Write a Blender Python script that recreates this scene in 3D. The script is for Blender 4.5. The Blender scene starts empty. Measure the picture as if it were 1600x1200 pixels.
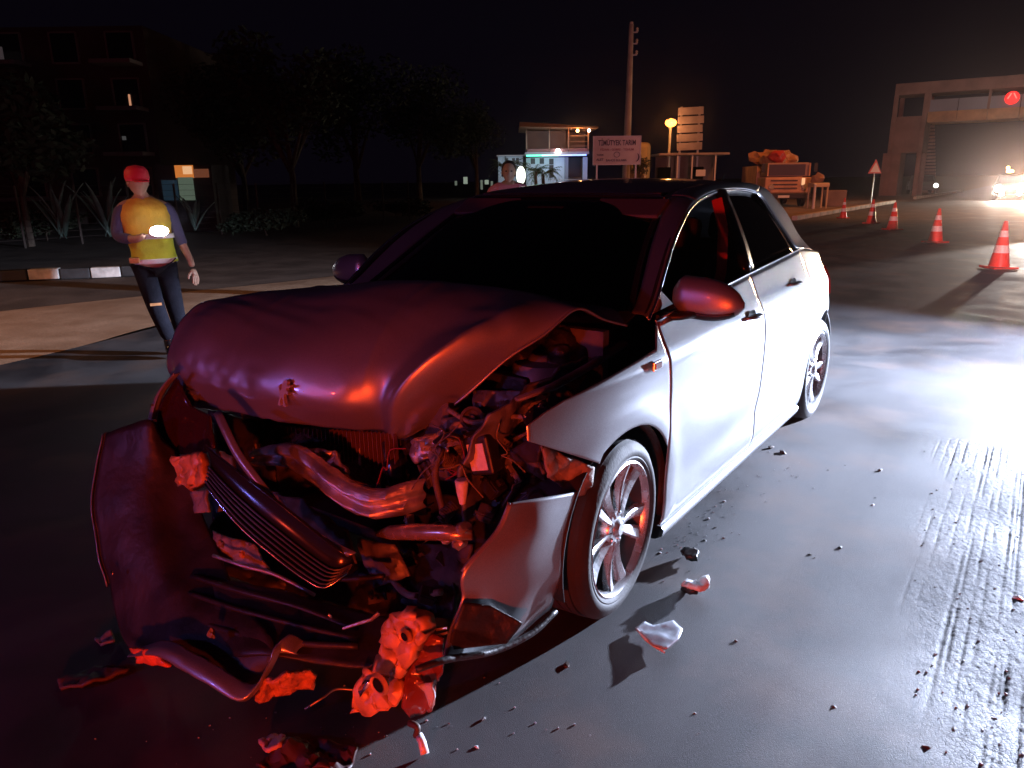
import bpy, bmesh, math, random
import numpy as np
from mathutils import Vector, Matrix, noise
PI = math.pi
random.seed(7)
S = bpy.context.scene
COL = S.collection

# ---------------------------------------------------------------- camera
F_PX, CAM_H, PITCH, ROLL = 1143.77, 1.4774, 0.2715, -0.0129
cp, sp = math.cos(PITCH), math.sin(PITCH)
cF = Vector((0, cp, -sp)); cR0 = Vector((1, 0, 0)); cU0 = Vector((0, sp, cp))
cr, sr = math.cos(ROLL), math.sin(ROLL)
cR = cr*cR0 + sr*cU0; cU = -sr*cR0 + cr*cU0
cam = bpy.data.cameras.new('camera'); camo = bpy.data.objects.new('camera', cam); COL.objects.link(camo)
cam.sensor_width = 36; cam.lens = 36*F_PX/1600; cam.clip_start = .02; cam.clip_end = 2000
camo.matrix_world = Matrix(((cR.x, cU.x, -cF.x, 0), (cR.y, cU.y, -cF.y, 0), (cR.z, cU.z, -cF.z, CAM_H), (0, 0, 0, 1)))
S.camera = camo

# ---------------------------------------------------------------- world (night) and exposure
w = bpy.data.worlds.new('World'); S.world = w; w.use_nodes = True
bgn = w.node_tree.nodes['Background']
bgn.inputs[0].default_value = (.0017, .0011, .0028, 1); bgn.inputs[1].default_value = 1.0
S.view_settings.view_transform = 'Standard'; S.view_settings.look = 'None'
S.view_settings.exposure = 0; S.view_settings.gamma = 1
S.view_settings.use_curve_mapping = False
S.cycles.max_bounces = 6; S.cycles.diffuse_bounces = 2; S.cycles.glossy_bounces = 3
S.cycles.transparent_max_bounces = 12
S.cycles.sample_clamp_indirect = 4

def lamp(name, typ, loc, energy, color, tgt=None, size=.1, **kw):
    l = bpy.data.lights.new(name, typ); o = bpy.data.objects.new(name, l); COL.objects.link(o)
    o.location = loc; l.energy = energy; l.color = color
    if typ == 'AREA': l.size = size
    else: l.shadow_soft_size = size
    if tgt is not None:
        o.rotation_euler = (Vector(tgt)-Vector(loc)).to_track_quat('-Z', 'Y').to_euler()
    for k, v in kw.items(): setattr(l, k, v)
    return o
# headlamp of a vehicle standing right of the frame, its beam raking the car's flank and the road
hb = lamp('headlight_beam', 'SPOT', (6.1, 6.12, 1.05), 14500, (.66, .75, 1.0), (1.0, 4.2, 1.05), .05, spot_size=math.radians(165), spot_blend=.3)
def low_beam(l, cut, soft, rest):
    # dipped-beam pattern of a vehicle headlamp: full light below the cut-off, little above it
    l.use_nodes = True; nt = l.node_tree; N = nt.nodes; L = nt.links; e = N['Emission']
    tc = N.new('ShaderNodeTexCoord'); sx = N.new('ShaderNodeSeparateXYZ'); L.new(tc.outputs['Normal'], sx.inputs[0])
    ab = N.new('ShaderNodeMath'); ab.operation = 'ABSOLUTE'; L.new(sx.outputs['Z'], ab.inputs[0])
    dv = N.new('ShaderNodeMath'); dv.operation = 'DIVIDE'; L.new(sx.outputs['Y'], dv.inputs[0]); L.new(ab.outputs[0], dv.inputs[1])
    mr = N.new('ShaderNodeMapRange'); mr.interpolation_type = 'SMOOTHSTEP'; mr.inputs['From Min'].default_value = cut-soft; mr.inputs['From Max'].default_value = cut+soft; mr.inputs['To Min'].default_value = 1; mr.inputs['To Max'].default_value = rest
    L.new(dv.outputs[0], mr.inputs['Value'])
    def mapr(src, a, b, c, d):
        m_ = N.new('ShaderNodeMapRange'); m_.interpolation_type = 'SMOOTHSTEP'
        for k_, v_ in (('From Min', a), ('From Max', b), ('To Min', c), ('To Max', d)): m_.inputs[k_].default_value = v_
        L.new(src, m_.inputs['Value']); return m_.outputs['Result']
    dx = N.new('ShaderNodeMath'); dx.operation = 'DIVIDE'; L.new(sx.outputs['X'], dx.inputs[0]); L.new(ab.outputs[0], dx.inputs[1])
    ax = N.new('ShaderNodeMath'); ax.operation = 'ABSOLUTE'; L.new(dx.outputs[0], ax.inputs[0])
    m1 = N.new('ShaderNodeMath'); m1.operation = 'MULTIPLY'; m2 = N.new('ShaderNodeMath'); m2.operation = 'MULTIPLY'
    L.new(mr.outputs['Result'], m1.inputs[0]); L.new(mapr(ax.outputs[0], .05, 3.6, 1, .02), m1.inputs[1])
    L.new(m1.outputs[0], m2.inputs[0]); L.new(mapr(dv.outputs[0], -.60, -.14, .20, 1), m2.inputs[1])
    m3 = N.new('ShaderNodeMath'); m3.operation = 'MULTIPLY'; L.new(m2.outputs[0], m3.inputs[0]); L.new(mapr(dx.outputs[0], -1.15, 0, .04, 1), m3.inputs[1])
    L.new(m3.outputs[0], e.inputs['Strength'])
low_beam(hb.data, -.052, .030, .018)
# headlamps of the vehicles waiting further up the road, beyond the cones
lamp('far_headlight_beam', 'SPOT', (13.1, 18.2, .85), 1900, (1.0, .90, .82), (4, 5.6, .0), .07, spot_size=math.radians(38), spot_blend=.6)
# red beacons of the patrol vehicle ahead of the wreck, low behind the photographer
lamp('red_beacon', 'POINT', (-.60, -1.05, .30), 330, (1.0, .058, .010), None, .06)
# blue beacon on the other side
lamp('blue_beacon', 'POINT', (-3.8, .1, 1.30), 62, (.25, .22, 1.0), None, .09)
# second red beacon farther left, reaching the officer and the verge
lamp('red_beacon_left', 'POINT', (-7.0, -5.0, 2.1), 330, (1.0, .07, .035), None, .1)
# added spot with no visible source, brightening the far signs and footbridge
lamp('background_fill_beam', 'SPOT', (3.2, -3.4, 1.7), 14000, (1.0, .33, .33), (19, 34, 5), .15, spot_size=math.radians(58), spot_blend=.9)
# sodium street lamps outside the frame, one over the left shoulder and one above the parked truck
lamp('street_light_left', 'SPOT', (-10, 4.5, 4.6), 950, (1.0, .46, .20), (-5.0, 9.6, 0), .2, spot_size=math.radians(78), spot_blend=.9)
lamp('street_light_right', 'SPOT', (18, 30, 15), 6500, (1.0, .31, .08), (17, 37, 0), .3, spot_size=math.radians(110), spot_blend=.7)

# ---------------------------------------------------------------- pixel -> place helpers (real distances given per object)
CP = Vector((0, 0, CAM_H))
def ray(u, v): return cF + cR*((u-800)/F_PX) - cU*((v-600)/F_PX)
def at(u, v, D):
    d = ray(u, v); return CP + d*(D/d.y)
def gp(u, v, z=0):
    d = ray(u, v); return CP + d*((z-CAM_H)/d.z)
CAR_A = -2.1938; CAR_O = Vector((-.3452, 2.7983, 0))
cFX = Vector((math.cos(CAR_A), math.sin(CAR_A), 0)); cLX = Vector((-math.sin(CAR_A), math.cos(CAR_A), 0))
def onc(u, v, X=None, Y=None, Z=None):
    d = ray(u, v); c = CP - CAR_O
    cc = Vector((c.dot(cFX), c.dot(cLX), c.z)); dd = Vector((d.dot(cFX), d.dot(cLX), d.z))
    if X is not None: t = (X-cc.x)/dd.x
    elif Y is not None: t = (Y-cc.y)/dd.y
    else: t = (Z-cc.z)/dd.z
    return cc + dd*t

# ---------------------------------------------------------------- materials
MATS = {}
def mat(name, col, rough=.6, metal=0, var=.0, vscale=4, bump=0, bscale=40, emit=None, estr=0, spec=.5, coat=0, trans=0, col2=None, detail=5):
    if name in MATS: return MATS[name]
    m = bpy.data.materials.new(name); m.use_nodes = True; nt = m.node_tree; N = nt.nodes; L = nt.links
    b = N['Principled BSDF']
    b.inputs['Base Color'].default_value = (*col, 1); b.inputs['Roughness'].default_value = rough
    b.inputs['Metallic'].default_value = metal; b.inputs['Specular IOR Level'].default_value = spec
    b.inputs['Coat Weight'].default_value = coat; b.inputs['Coat Roughness'].default_value = .06
    b.inputs['Transmission Weight'].default_value = trans
    tc = N.new('ShaderNodeTexCoord')
    if var or col2:
        n = N.new('ShaderNodeTexNoise'); n.inputs['Scale'].default_value = vscale; n.inputs['Detail'].default_value = detail
        L.new(tc.outputs['Object'], n.inputs['Vector'])
        r = N.new('ShaderNodeValToRGB'); r.color_ramp.elements[0].position = .35; r.color_ramp.elements[1].position = .68
        c2 = col2 if col2 else tuple(min(1, c*(1+var)) for c in col)
        c1 = col if col2 else tuple(c*(1-var) for c in col)
        r.color_ramp.elements[0].color = (*c1, 1); r.color_ramp.elements[1].color = (*c2, 1)
        L.new(n.outputs['Fac'], r.inputs['Fac']); L.new(r.outputs['Color'], b.inputs['Base Color'])
        mr = N.new('ShaderNodeMapRange'); mr.inputs['To Min'].default_value = max(.03, rough-.12); mr.inputs['To Max'].default_value = min(1, rough+.12)
        L.new(n.outputs['Fac'], mr.inputs['Value']); L.new(mr.outputs['Result'], b.inputs['Roughness'])
    if bump:
        n2 = N.new('ShaderNodeTexNoise'); n2.inputs['Scale'].default_value = bscale; n2.inputs['Detail'].default_value = 4
        L.new(tc.outputs['Object'], n2.inputs['Vector'])
        bp = N.new('ShaderNodeBump'); bp.inputs['Strength'].default_value = bump; bp.inputs['Distance'].default_value = .01
        L.new(n2.outputs['Fac'], bp.inputs['Height']); L.new(bp.outputs['Normal'], b.inputs['Normal'])
    if emit:
        b.inputs['Emission Color'].default_value = (*emit, 1); b.inputs['Emission Strength'].default_value = estr
    MATS[name] = m; return m
def glass_mat(name, tint, fac_boost=0.0, rough=.02):
    m = bpy.data.materials.new(name); m.use_nodes = True; nt = m.node_tree; N = nt.nodes; L = nt.links
    N.remove(N['Principled BSDF']); out = N['Material Output']
    tr = N.new('ShaderNodeBsdfTransparent'); tr.inputs[0].default_value = (*tint, 1)
    gl = N.new('ShaderNodeBsdfGlossy'); gl.inputs['Roughness'].default_value = rough
    fr = N.new('ShaderNodeFresnel'); fr.inputs['IOR'].default_value = 1.5
    ad = N.new('ShaderNodeMath'); ad.operation = 'ADD'; ad.use_clamp = True; ad.inputs[1].default_value = fac_boost
    mx = N.new('ShaderNodeMixShader')
    L.new(fr.outputs[0], ad.inputs[0]); L.new(ad.outputs[0], mx.inputs[0]); L.new(tr.outputs[0], mx.inputs[1]); L.new(gl.outputs[0], mx.inputs[2])
    L.new(mx.outputs[0], out.inputs[0]); MATS[name] = m; return m
def emat(name, col, s):
    return mat(name, (.02, .02, .02), .5, emit=col, estr=s)

# car paint: metallic silver flakes under clear coat
def paint_mat():
    m = mat('silver_paint', (.36, .375, .40), .36, .72, coat=.55)
    nt = m.node_tree; N = nt.nodes; L = nt.links; b = N['Principled BSDF']
    tc = N.new('ShaderNodeTexCoord'); n = N.new('ShaderNodeTexNoise'); n.inputs['Scale'].default_value = 900; n.inputs['Detail'].default_value = 2
    L.new(tc.outputs['Object'], n.inputs['Vector'])
    r = N.new('ShaderNodeValToRGB'); r.color_ramp.elements[0].position = .3; r.color_ramp.elements[1].position = .75
    r.color_ramp.elements[0].color = (.23, .24, .26, 1); r.color_ramp.elements[1].color = (.50, .52, .55, 1)
    L.new(n.outputs['Fac'], r.inputs['Fac'])
    n2 = N.new('ShaderNodeTexNoise'); n2.inputs['Scale'].default_value = 5; n2.inputs['Detail'].default_value = 8
    L.new(tc.outputs['Object'], n2.inputs['Vector'])
    mr = N.new('ShaderNodeMapRange'); mr.inputs['To Min'].default_value = .30; mr.inputs['To Max'].default_value = .46
    L.new(n2.outputs['Fac'], mr.inputs['Value']); L.new(mr.outputs['Result'], b.inputs['Roughness'])
    L.new(r.outputs['Color'], b.inputs['Base Color'])
    return m
PAINT = paint_mat()
BLACKP = mat('black_plastic', (.022, .021, .022), .45, bump=.25, bscale=60, var=.3, vscale=9)
GLOSSB = mat('gloss_black_plastic', (.012, .012, .014), .18)
RUBBER = mat('tyre_rubber', (.026, .025, .026), .72, var=.25, vscale=12, bump=.15, bscale=120)
CHROME = mat('chrome_trim', (.78, .79, .82), .22, 1)
ALU = mat('bare_aluminium', (.52, .50, .49), .42, .8, var=.35, vscale=14, bump=.5, bscale=30)
ALLOY = mat('alloy_wheel_paint', (.60, .61, .63), .26, .75, var=.08, vscale=20)
DARKM = mat('dark_engine_metal', (.10, .09, .085), .7, .3, var=.5, vscale=10, bump=.5, bscale=35)
MIDM = mat('cast_engine_metal', (.24, .21, .19), .66, .4, var=.5, vscale=12, bump=.6, bscale=45)
PRIMER = mat('inner_panel_paint', (.16, .16, .17), .5, .3, var=.4, vscale=8, bump=.2)
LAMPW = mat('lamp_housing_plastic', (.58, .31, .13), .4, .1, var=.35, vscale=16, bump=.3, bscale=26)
PAPER = mat('sticker_paper', (.72, .70, .66), .6, var=.12, vscale=60)
FABRIC = mat('seat_fabric', (.035, .03, .033), .9, bump=.3, bscale=150)
REDTRIM = mat('red_ornament_lit_belt', (.55, .02, .03), .6)
GLASS = glass_mat('tinted_car_glass', (.10, .10, .115), .02)
WSGLASS = glass_mat('windscreen_glass', (.62, .62, .64), .0)
CLEARP = mat('milky_lamp_plastic', (.46, .48, .54), .22, .25, var=.15, vscale=20)
REDL = mat('red_lens', (.45, .01, .01), .15, 0)

# ---------------------------------------------------------------- mesh helpers
class MB:
    def __init__(s): s.v = []; s.f = []
    def add(s, vs, fs):
        n = len(s.v); s.v += [tuple(x) for x in vs]; s.f += [tuple(i+n for i in f) for f in fs]; return s
    def box(s, c, d, rot=None, taper=1.0):
        hx, hy, hz = d[0]/2, d[1]/2, d[2]/2
        vs = []
        for z in (-1, 1):
            t = taper if z > 0 else 1
            for x, y in ((-1, -1), (1, -1), (1, 1), (-1, 1)): vs.append(Vector((x*hx*t, y*hy*t, z*hz)))
        if rot is not None:
            M = rot if isinstance(rot, Matrix) else Matrix.Rotation(rot, 3, 'Z')
            vs = [M @ q for q in vs]
        vs = [q+Vector(c) for q in vs]
        return s.add(vs, [(0, 3, 2, 1), (4, 5, 6, 7), (0, 1, 5, 4), (1, 2, 6, 5), (2, 3, 7, 6), (3, 0, 4, 7)])
    def tube(s, pts, r, n=8, cap=True, flat=None):
        pts = [Vector(p) for p in pts]; k = len(pts)
        rs = r if isinstance(r, (list, tuple)) else [r]*k
        rings = []; up = None
        for i, p in enumerate(pts):
            t = (pts[min(i+1, k-1)]-pts[max(i-1, 0)])
            if t.length < 1e-9: t = Vector((0, 0, 1))
            t.normalize()
            if up is None: up = Vector((0, 0, 1)) if abs(t.z) < .9 else Vector((1, 0, 0))
            a = t.cross(up); a = a.normalized() if a.length > 1e-6 else t.orthogonal().normalized()
            b = a.cross(t).normalized(); up = b
            fl = flat if flat else 1
            rings.append([p+a*math.cos(q)*rs[i]+b*math.sin(q)*rs[i]*fl for q in [2*PI*j/n for j in range(n)]])
        vs = [q for R in rings for q in R]; fs = []
        for i in range(k-1):
            for j in range(n):
                fs.append((i*n+j, i*n+(j+1) % n, (i+1)*n+(j+1) % n, (i+1)*n+j))
        if cap: fs.append(tuple(range(n-1, -1, -1))); fs.append(tuple((k-1)*n+j for j in range(n)))
        return s.add(vs, fs)
    def lathe(s, prof, o=(0, 0, 0), axis='Z', n=24, M=None):
        vs = []; o = Vector(o); k = len(prof)
        for j in range(n):
            q = 2*PI*j/n
            for r, h in prof:
                p = Vector((r*math.cos(q), r*math.sin(q), h))
                if axis == 'Y': p = Vector((p.x, p.z, p.y))
                if axis == 'X': p = Vector((p.z, p.x, p.y))
                if M is not None: p = M @ p
                vs.append(p+o)
        fs = []
        for j in range(n):
            for i in range(k-1):
                a, b = j*k+i, ((j+1) % n)*k+i
                fs.append((a, b, b+1, a+1))
        return s.add(vs, fs)
    def grid(s, P):
        m, n = len(P), len(P[0]); vs = [q for R in P for q in R]
        return s.add(vs, [(i*n+j, i*n+j+1, (i+1)*n+j+1, (i+1)*n+j) for i in range(m-1) for j in range(n-1)])
    def prism(s, poly, dirv):
        poly = [Vector(p) for p in poly]; n = len(poly); d = Vector(dirv)
        return s.add(poly+[p+d for p in poly], [tuple(range(n-1, -1, -1)), tuple(range(n, 2*n))]+[(i, (i+1) % n, n+(i+1) % n, n+i) for i in range(n)])
    def blob(s, c, r, n=2, amp=.2, seed=0, fr=3.0):
        bm = bmesh.new(); bmesh.ops.create_icosphere(bm, subdivisions=n, radius=1)
        rr = r if isinstance(r, (tuple, list)) else (r, r, r)
        for q in bm.verts:
            k = 1+amp*noise.noise(q.co*fr+Vector((seed*3.1, seed, 0)))*2
            q.co = Vector((q.co.x*rr[0]*k+c[0], q.co.y*rr[1]*k+c[1], q.co.z*rr[2]*k+c[2]))
        bm.verts.ensure_lookup_table()
        s.add([v.co[:] for v in bm.verts], [tuple(v.index for v in f.verts) for f in bm.faces]); bm.free(); return s
    def build(s, name, m, parent=None, smooth=False, solid=0, bevel=0, off=-1, sub=0):
        me = bpy.data.meshes.new(name); me.from_pydata(s.v, [], s.f); me.update()
        me.materials.append(m)
        if smooth:
            bm = bmesh.new(); bm.from_mesh(me); bmesh.ops.remove_doubles(bm, verts=bm.verts, dist=1e-5); bmesh.ops.recalc_face_normals(bm, faces=bm.faces); bm.to_mesh(me); bm.free()
            me.polygons.foreach_set('use_smooth', [True]*len(me.polygons))
            if smooth != 'all': me.set_sharp_from_angle(angle=math.radians(38))
        o = bpy.data.objects.new(name, me); COL.objects.link(o)
        if parent: o.parent = parent
        if sub:
            md = o.modifiers.new('s', 'SUBSURF'); md.levels = sub; md.render_levels = sub
        if solid:
            md = o.modifiers.new('t', 'SOLIDIFY'); md.thickness = solid; md.offset = off
        if bevel:
            md = o.modifiers.new('b', 'BEVEL'); md.width = bevel; md.segments = 2; md.limit_method = 'ANGLE'; md.angle_limit = math.radians(40)
        return o
def tag(o, label=None, cat=None, group=None, kind=None):
    if label: o['label'] = label
    if cat: o['category'] = cat
    if group: o['group'] = group
    if kind: o['kind'] = kind
    return o
def empty(name, loc, rz=0, label=None, cat=None, group=None):
    o = bpy.data.objects.new(name, None); COL.objects.link(o); o.location = loc; o.rotation_euler = (0, 0, rz); o.empty_display_size = .2
    return tag(o, label, cat, group)
def cr_interp(P, n):
    """Catmull-Rom through the points P (tuples), n steps per span"""
    P = [Vector(p) for p in P]; out = []
    for i in range(len(P)-1):
        p0 = P[max(i-1, 0)]; p1 = P[i]; p2 = P[i+1]; p3 = P[min(i+2, len(P)-1)]
        if i == 0: p0 = p1*2-p2
        if i+2 > len(P)-1: p3 = p2*2-p1
        for k in range(n):
            t = k/n
            out.append(.5*((2*p1)+(p2-p0)*t+(2*p0-5*p1+4*p2-p3)*t*t+(-p0+3*p1-3*p2+p3)*t**3))
    out.append(P[-1]); return out
def patch(rows, nu, nv):
    """control rows -> smooth grid"""
    R = [cr_interp(r, nu) for r in rows]
    cols = [cr_interp([R[i][j] for i in range(len(R))], nv) for j in range(len(R[0]))]
    return [[cols[j][i] for j in range(len(cols))] for i in range(len(cols[0]))]
def interp(xs, ys, x):
    return float(np.interp(x, xs, ys))
def setsmooth(o): o.data.polygons.foreach_set('use_smooth', [True]*len(o.data.polygons))

# ================================================================= GROUND
def ground_mat(name, c1, c2, rough, sc=.5, grain=300, bump=.4, c3=None, spec=.5, rv=.15):
    m = bpy.data.materials.new(name); m.use_nodes = True; nt = m.node_tree; N = nt.nodes; L = nt.links; b = N['Principled BSDF']
    tc = N.new('ShaderNodeTexCoord')
    n1 = N.new('ShaderNodeTexNoise'); n1.inputs['Scale'].default_value = sc; n1.inputs['Detail'].default_value = 9; n1.inputs['Roughness'].default_value = .62; n1.inputs['Distortion'].default_value = .4
    n2 = N.new('ShaderNodeTexNoise'); n2.inputs['Scale'].default_value = grain; n2.inputs['Detail'].default_value = 3
    L.new(tc.outputs['Object'], n1.inputs['Vector']); L.new(tc.outputs['Object'], n2.inputs['Vector'])
    r = N.new('ShaderNodeValToRGB'); r.color_ramp.elements[0].position = .35; r.color_ramp.elements[1].position = .66
    r.color_ramp.elements[0].color = (*c1, 1); r.color_ramp.elements[1].color = (*c2, 1)
    L.new(n1.outputs['Fac'], r.inputs['Fac'])
    g = N.new('ShaderNodeMapRange'); g.inputs['From Min'].default_value = .3; g.inputs['From Max'].default_value = .7; g.inputs['To Min'].default_value = .55; g.inputs['To Max'].default_value = 1.5
    L.new(n2.outputs['Fac'], g.inputs['Value'])
    mx = N.new('ShaderNodeMix'); mx.data_type = 'RGBA'; mx.blend_type = 'MULTIPLY'; mx.inputs[0].default_value = 1
    L.new(r.outputs['Color'], mx.inputs[6]); L.new(g.outputs['Result'], mx.inputs[7])
    col = mx.outputs[2]
    if c3:
        n3 = N.new('ShaderNodeTexNoise'); n3.inputs['Scale'].default_value = 1.7; n3.inputs['Detail'].default_value = 6; L.new(tc.outputs['Object'], n3.inputs['Vector'])
        r3 = N.new('ShaderNodeValToRGB'); r3.color_ramp.elements[0].position = .50; r3.color_ramp.elements[1].position = .70
        L.new(n3.outputs['Fac'], r3.inputs['Fac'])
        m3 = N.new('ShaderNodeMix'); m3.data_type = 'RGBA'; m3.inputs[7].default_value = (*c3, 1)
        L.new(r3.outputs['Color'], m3.inputs[0]); L.new(col, m3.inputs[6]); col = m3.outputs[2]
    L.new(col, b.inputs['Base Color'])
    mr = N.new('ShaderNodeMapRange'); mr.inputs['From Min'].default_value = .35; mr.inputs['From Max'].default_value = .65; mr.inputs['To Min'].default_value = rough-rv; mr.inputs['To Max'].default_value = rough+rv
    L.new(n1.outputs['Fac'], mr.inputs['Value']); L.new(mr.outputs['Result'], b.inputs['Roughness'])
    bp = N.new('ShaderNodeBump'); bp.inputs['Strength'].default_value = bump; bp.inputs['Distance'].default_value = .004
    L.new(n2.outputs['Fac'], bp.inputs['Height']); L.new(bp.outputs['Normal'], b.inputs['Normal'])
    b.inputs['Specular IOR Level'].default_value = spec
    MATS[name] = m; return m
ASPH = ground_mat('asphalt', (.022, .022, .026), (.078, .076, .080), .70, .9, 420, .42, c3=(.11, .078, .066), rv=.16)
DIRT = ground_mat('bare_earth', (.07, .045, .03), (.13, .085, .055), .9, 1.3, 60, .8)
SHOULD = ground_mat('sandy_shoulder', (.30, .18, .10), (.42, .27, .16), .92, 2.2, 120, .9)
RD = Vector((.5812, .8137, 0)); RN = Vector((.8137, -.5812, 0))   # along the road / to its right
def rp(s, t, z=0): q = RD*s+RN*t; return (q.x, q.y, z)
g = MB(); g.grid([[(-500, -200, -.02), (500, -200, -.02)], [(-500, 900, -.02), (500, 900, -.02)]])
tag(g.build('ground', DIRT), kind='structure')
# left edge of the road from measured points
ledge = [rp(-30, -8.5)[:2], (-7.2, .6), (-4.41, 6.14), (-3.6, 8.3), (-1.95, 11.1), (1.0, 15.2), (9.83, 25.93), (21.4, 41.7), (39.3, 66), rp(330, -7.5)[:2]]
g = MB(); rows = []
le = cr_interp([(x, y, 0) for x, y in ledge], 6)
for p in le: rows.append([(p.x, p.y, 0), (p.x+RN.x*30, p.y+RN.y*30, 0)])
g.grid(rows); tag(g.build('road', ASPH), kind='structure')
# sandy shoulder on the left
g = MB(); rows = []
tl = cr_interp([(-16, 2, 0), (-9.5, 5.6, 0), (-6.34, 9.02, 0), (-4.85, 10.4, 0), (-2.96, 12.1, 0), (.2, 16.2, 0)], 8)
bl = cr_interp([(-11, -1.5, 0), (-6.2, 2.8, 0), (-4.3, 6.3, 0), (-3.75, 8.1, 0), (-2.15, 11.0, 0), (.9, 15.4, 0)], 8)
for i, (a, b) in enumerate(zip(tl, bl)):
    rows.append([(a.lerp(b, k/6)+Vector((0, 0, -.012+.022*math.sin(PI*k/6)+.006*noise.noise(a*2+Vector((k, 0, 0)))))) for k in range(7)])
    rows[-1][-1].z = .006; rows[-1][0].z = -.012
o = g.grid(rows).build('sandy_shoulder', SHOULD); setsmooth(o); tag(o, kind='structure')

# milled strip of the asphalt on the right: real grooves and torn aggregate
def milled():
    L0, W0 = 3.7, 1.7; nx, ny = 600, 330
    s0 = gp(1452, 680).dot(RD); t0 = gp(1452, 680).dot(RN)-.30
    rs = np.random.RandomState(3)
    yy = np.arange(ny)*W0/(ny-1); groove = np.zeros(ny); rj = random.Random(31)
    gx = .30
    while gx < W0:
        wg = rj.uniform(.003, .007); groove += np.exp(-((yy-gx)/wg)**2)*rj.choice([.35, .5, .8, 1.0, 1.0]); gx += rj.uniform(.014, .055)
    groove = np.clip(groove, 0, 1)
    def up(a, b): 
        k = rs.rand(nx//a+3, ny//b+3); gx = np.arange(nx)/a; gy = np.arange(ny)/b
        i = gx.astype(int)[:, None]; j = gy.astype(int)[None, :]; fx = (gx % 1)[:, None]; fy = (gy % 1)[None, :]
        return (k[i, j]*(1-fx)*(1-fy)+k[i+1, j]*fx*(1-fy)+k[i, j+1]*(1-fx)*fy+k[i+1, j+1]*fx*fy)
    H = .45*up(2, 2)+.35*up(4, 3)+.2*rs.rand(nx, ny)
    gmask = groove[None, :]*np.clip(up(26, 4)*1.9-.15-.75*(np.arange(nx)/nx)[:, None], 0, 1); base = -gmask*1.7
    P = []; wear = []; gv = []
    for i in range(nx):
        sv = s0-L0*i/(nx-1); row = []
        for j in range(ny):
            tv = t0+W0*j/(ny-1)
            fl = min(1, max(0, (j/ny*W0-.28-.20*i/nx+.16*noise.noise(Vector((i*.012, j*.012, 0))))/.30)); fl = fl*fl*(3-2*fl)
            z = -.0012+.0052*min(1, j/45, (nx-1-i)/40)+fl*(.0045*float(H[i, j])+.0042*float(base[i, j])); gv.append(float(gmask[i, j])*fl*(1.5 if i < 6 else 1))
            if i == 0: z = -.006
            q = RD*sv+RN*tv; row.append((q.x, q.y, z)); wear.append(fl)
        P.append(row)
    m = ASPH.copy(); m.name = 'milled_asphalt'; nt = m.node_tree; N = nt.nodes; L = nt.links; b = N['Principled BSDF']
    at_ = N.new('ShaderNodeAttribute'); at_.attribute_name = 'wear'
    col = b.inputs['Base Color'].links[0].from_socket
    tc = N.new('ShaderNodeTexCoord'); vo = N.new('ShaderNodeTexVoronoi'); vo.inputs['Scale'].default_value = 80; L.new(tc.outputs['Object'], vo.inputs['Vector'])
    v2 = N.new('ShaderNodeTexVoronoi'); v2.feature = 'DISTANCE_TO_EDGE'; v2.inputs['Scale'].default_value = 80; L.new(tc.outputs['Object'], v2.inputs['Vector'])
    er = N.new('ShaderNodeMapRange'); er.inputs['From Min'].default_value = .03; er.inputs['From Max'].default_value = .16; er.inputs['To Min'].default_value = .3; L.new(v2.outputs['Distance'], er.inputs['Value'])
    r = N.new('ShaderNodeValToRGB'); r.color_ramp.interpolation = 'CONSTANT'; r.color_ramp.elements[0].color = (.026, .025, .026, 1); r.color_ramp.elements[1].color = (.055, .053, .056, 1); r.color_ramp.elements[0].position = 0; r.color_ramp.elements[1].position = .27; e_ = r.color_ramp.elements.new(.5); e_.color = (.11, .105, .11, 1); e_ = r.color_ramp.elements.new(.75); e_.color = (.17, .17, .18, 1)
    L.new(vo.outputs['Color'], r.inputs['Fac'])
    mx = N.new('ShaderNodeMix'); mx.data_type = 'RGBA'; L.new(at_.outputs['Fac'], mx.inputs[0]); L.new(col, mx.inputs[6]); mm = N.new('ShaderNodeMix'); mm.data_type = 'RGBA'; mm.blend_type = 'MULTIPLY'; mm.inputs[0].default_value = 1
    L.new(r.outputs['Color'], mm.inputs[6]); L.new(er.outputs['Result'], mm.inputs[7]); L.new(mm.outputs[2], mx.inputs[7])
    bp2 = N.new('ShaderNodeBump'); bp2.inputs['Strength'].default_value = .25; bp2.inputs['Distance'].default_value = .006
    hm = N.new('ShaderNodeMath'); hm.operation = 'MULTIPLY'; L.new(er.outputs['Result'], hm.inputs[0]); L.new(at_.outputs['Fac'], hm.inputs[1]); L.new(hm.outputs[0], bp2.inputs['Height'])
    L.new(b.inputs['Normal'].links[0].from_socket, bp2.inputs['Normal']); L.new(bp2.outputs['Normal'], b.inputs['Normal'])
    ag = N.new('ShaderNodeAttribute'); ag.attribute_name = 'groove'; mg = N.new('ShaderNodeMix'); mg.data_type = 'RGBA'; mg.inputs[7].default_value = (.012, .011, .011, 1)
    L.new(ag.outputs['Fac'], mg.inputs[0]); L.new(mx.outputs[2], mg.inputs[6]); L.new(mg.outputs[2], b.inputs['Base Color'])
    sg = N.new('ShaderNodeMapRange'); sg.inputs['To Min'].default_value = .5; sg.inputs['To Max'].default_value = .0; L.new(ag.outputs['Fac'], sg.inputs['Value']); L.new(sg.outputs['Result'], b.inputs['Specular IOR Level'])
    o = MB().grid(P).build('milled_road_strip', m); tag(o, kind='structure')
    at2 = o.data.attributes.new('wear', 'FLOAT', 'POINT'); at2.data.foreach_set('value', wear); at3 = o.data.attributes.new('groove', 'FLOAT', 'POINT'); at3.data.foreach_set('value', gv)
    setsmooth(o)
milled()
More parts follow.
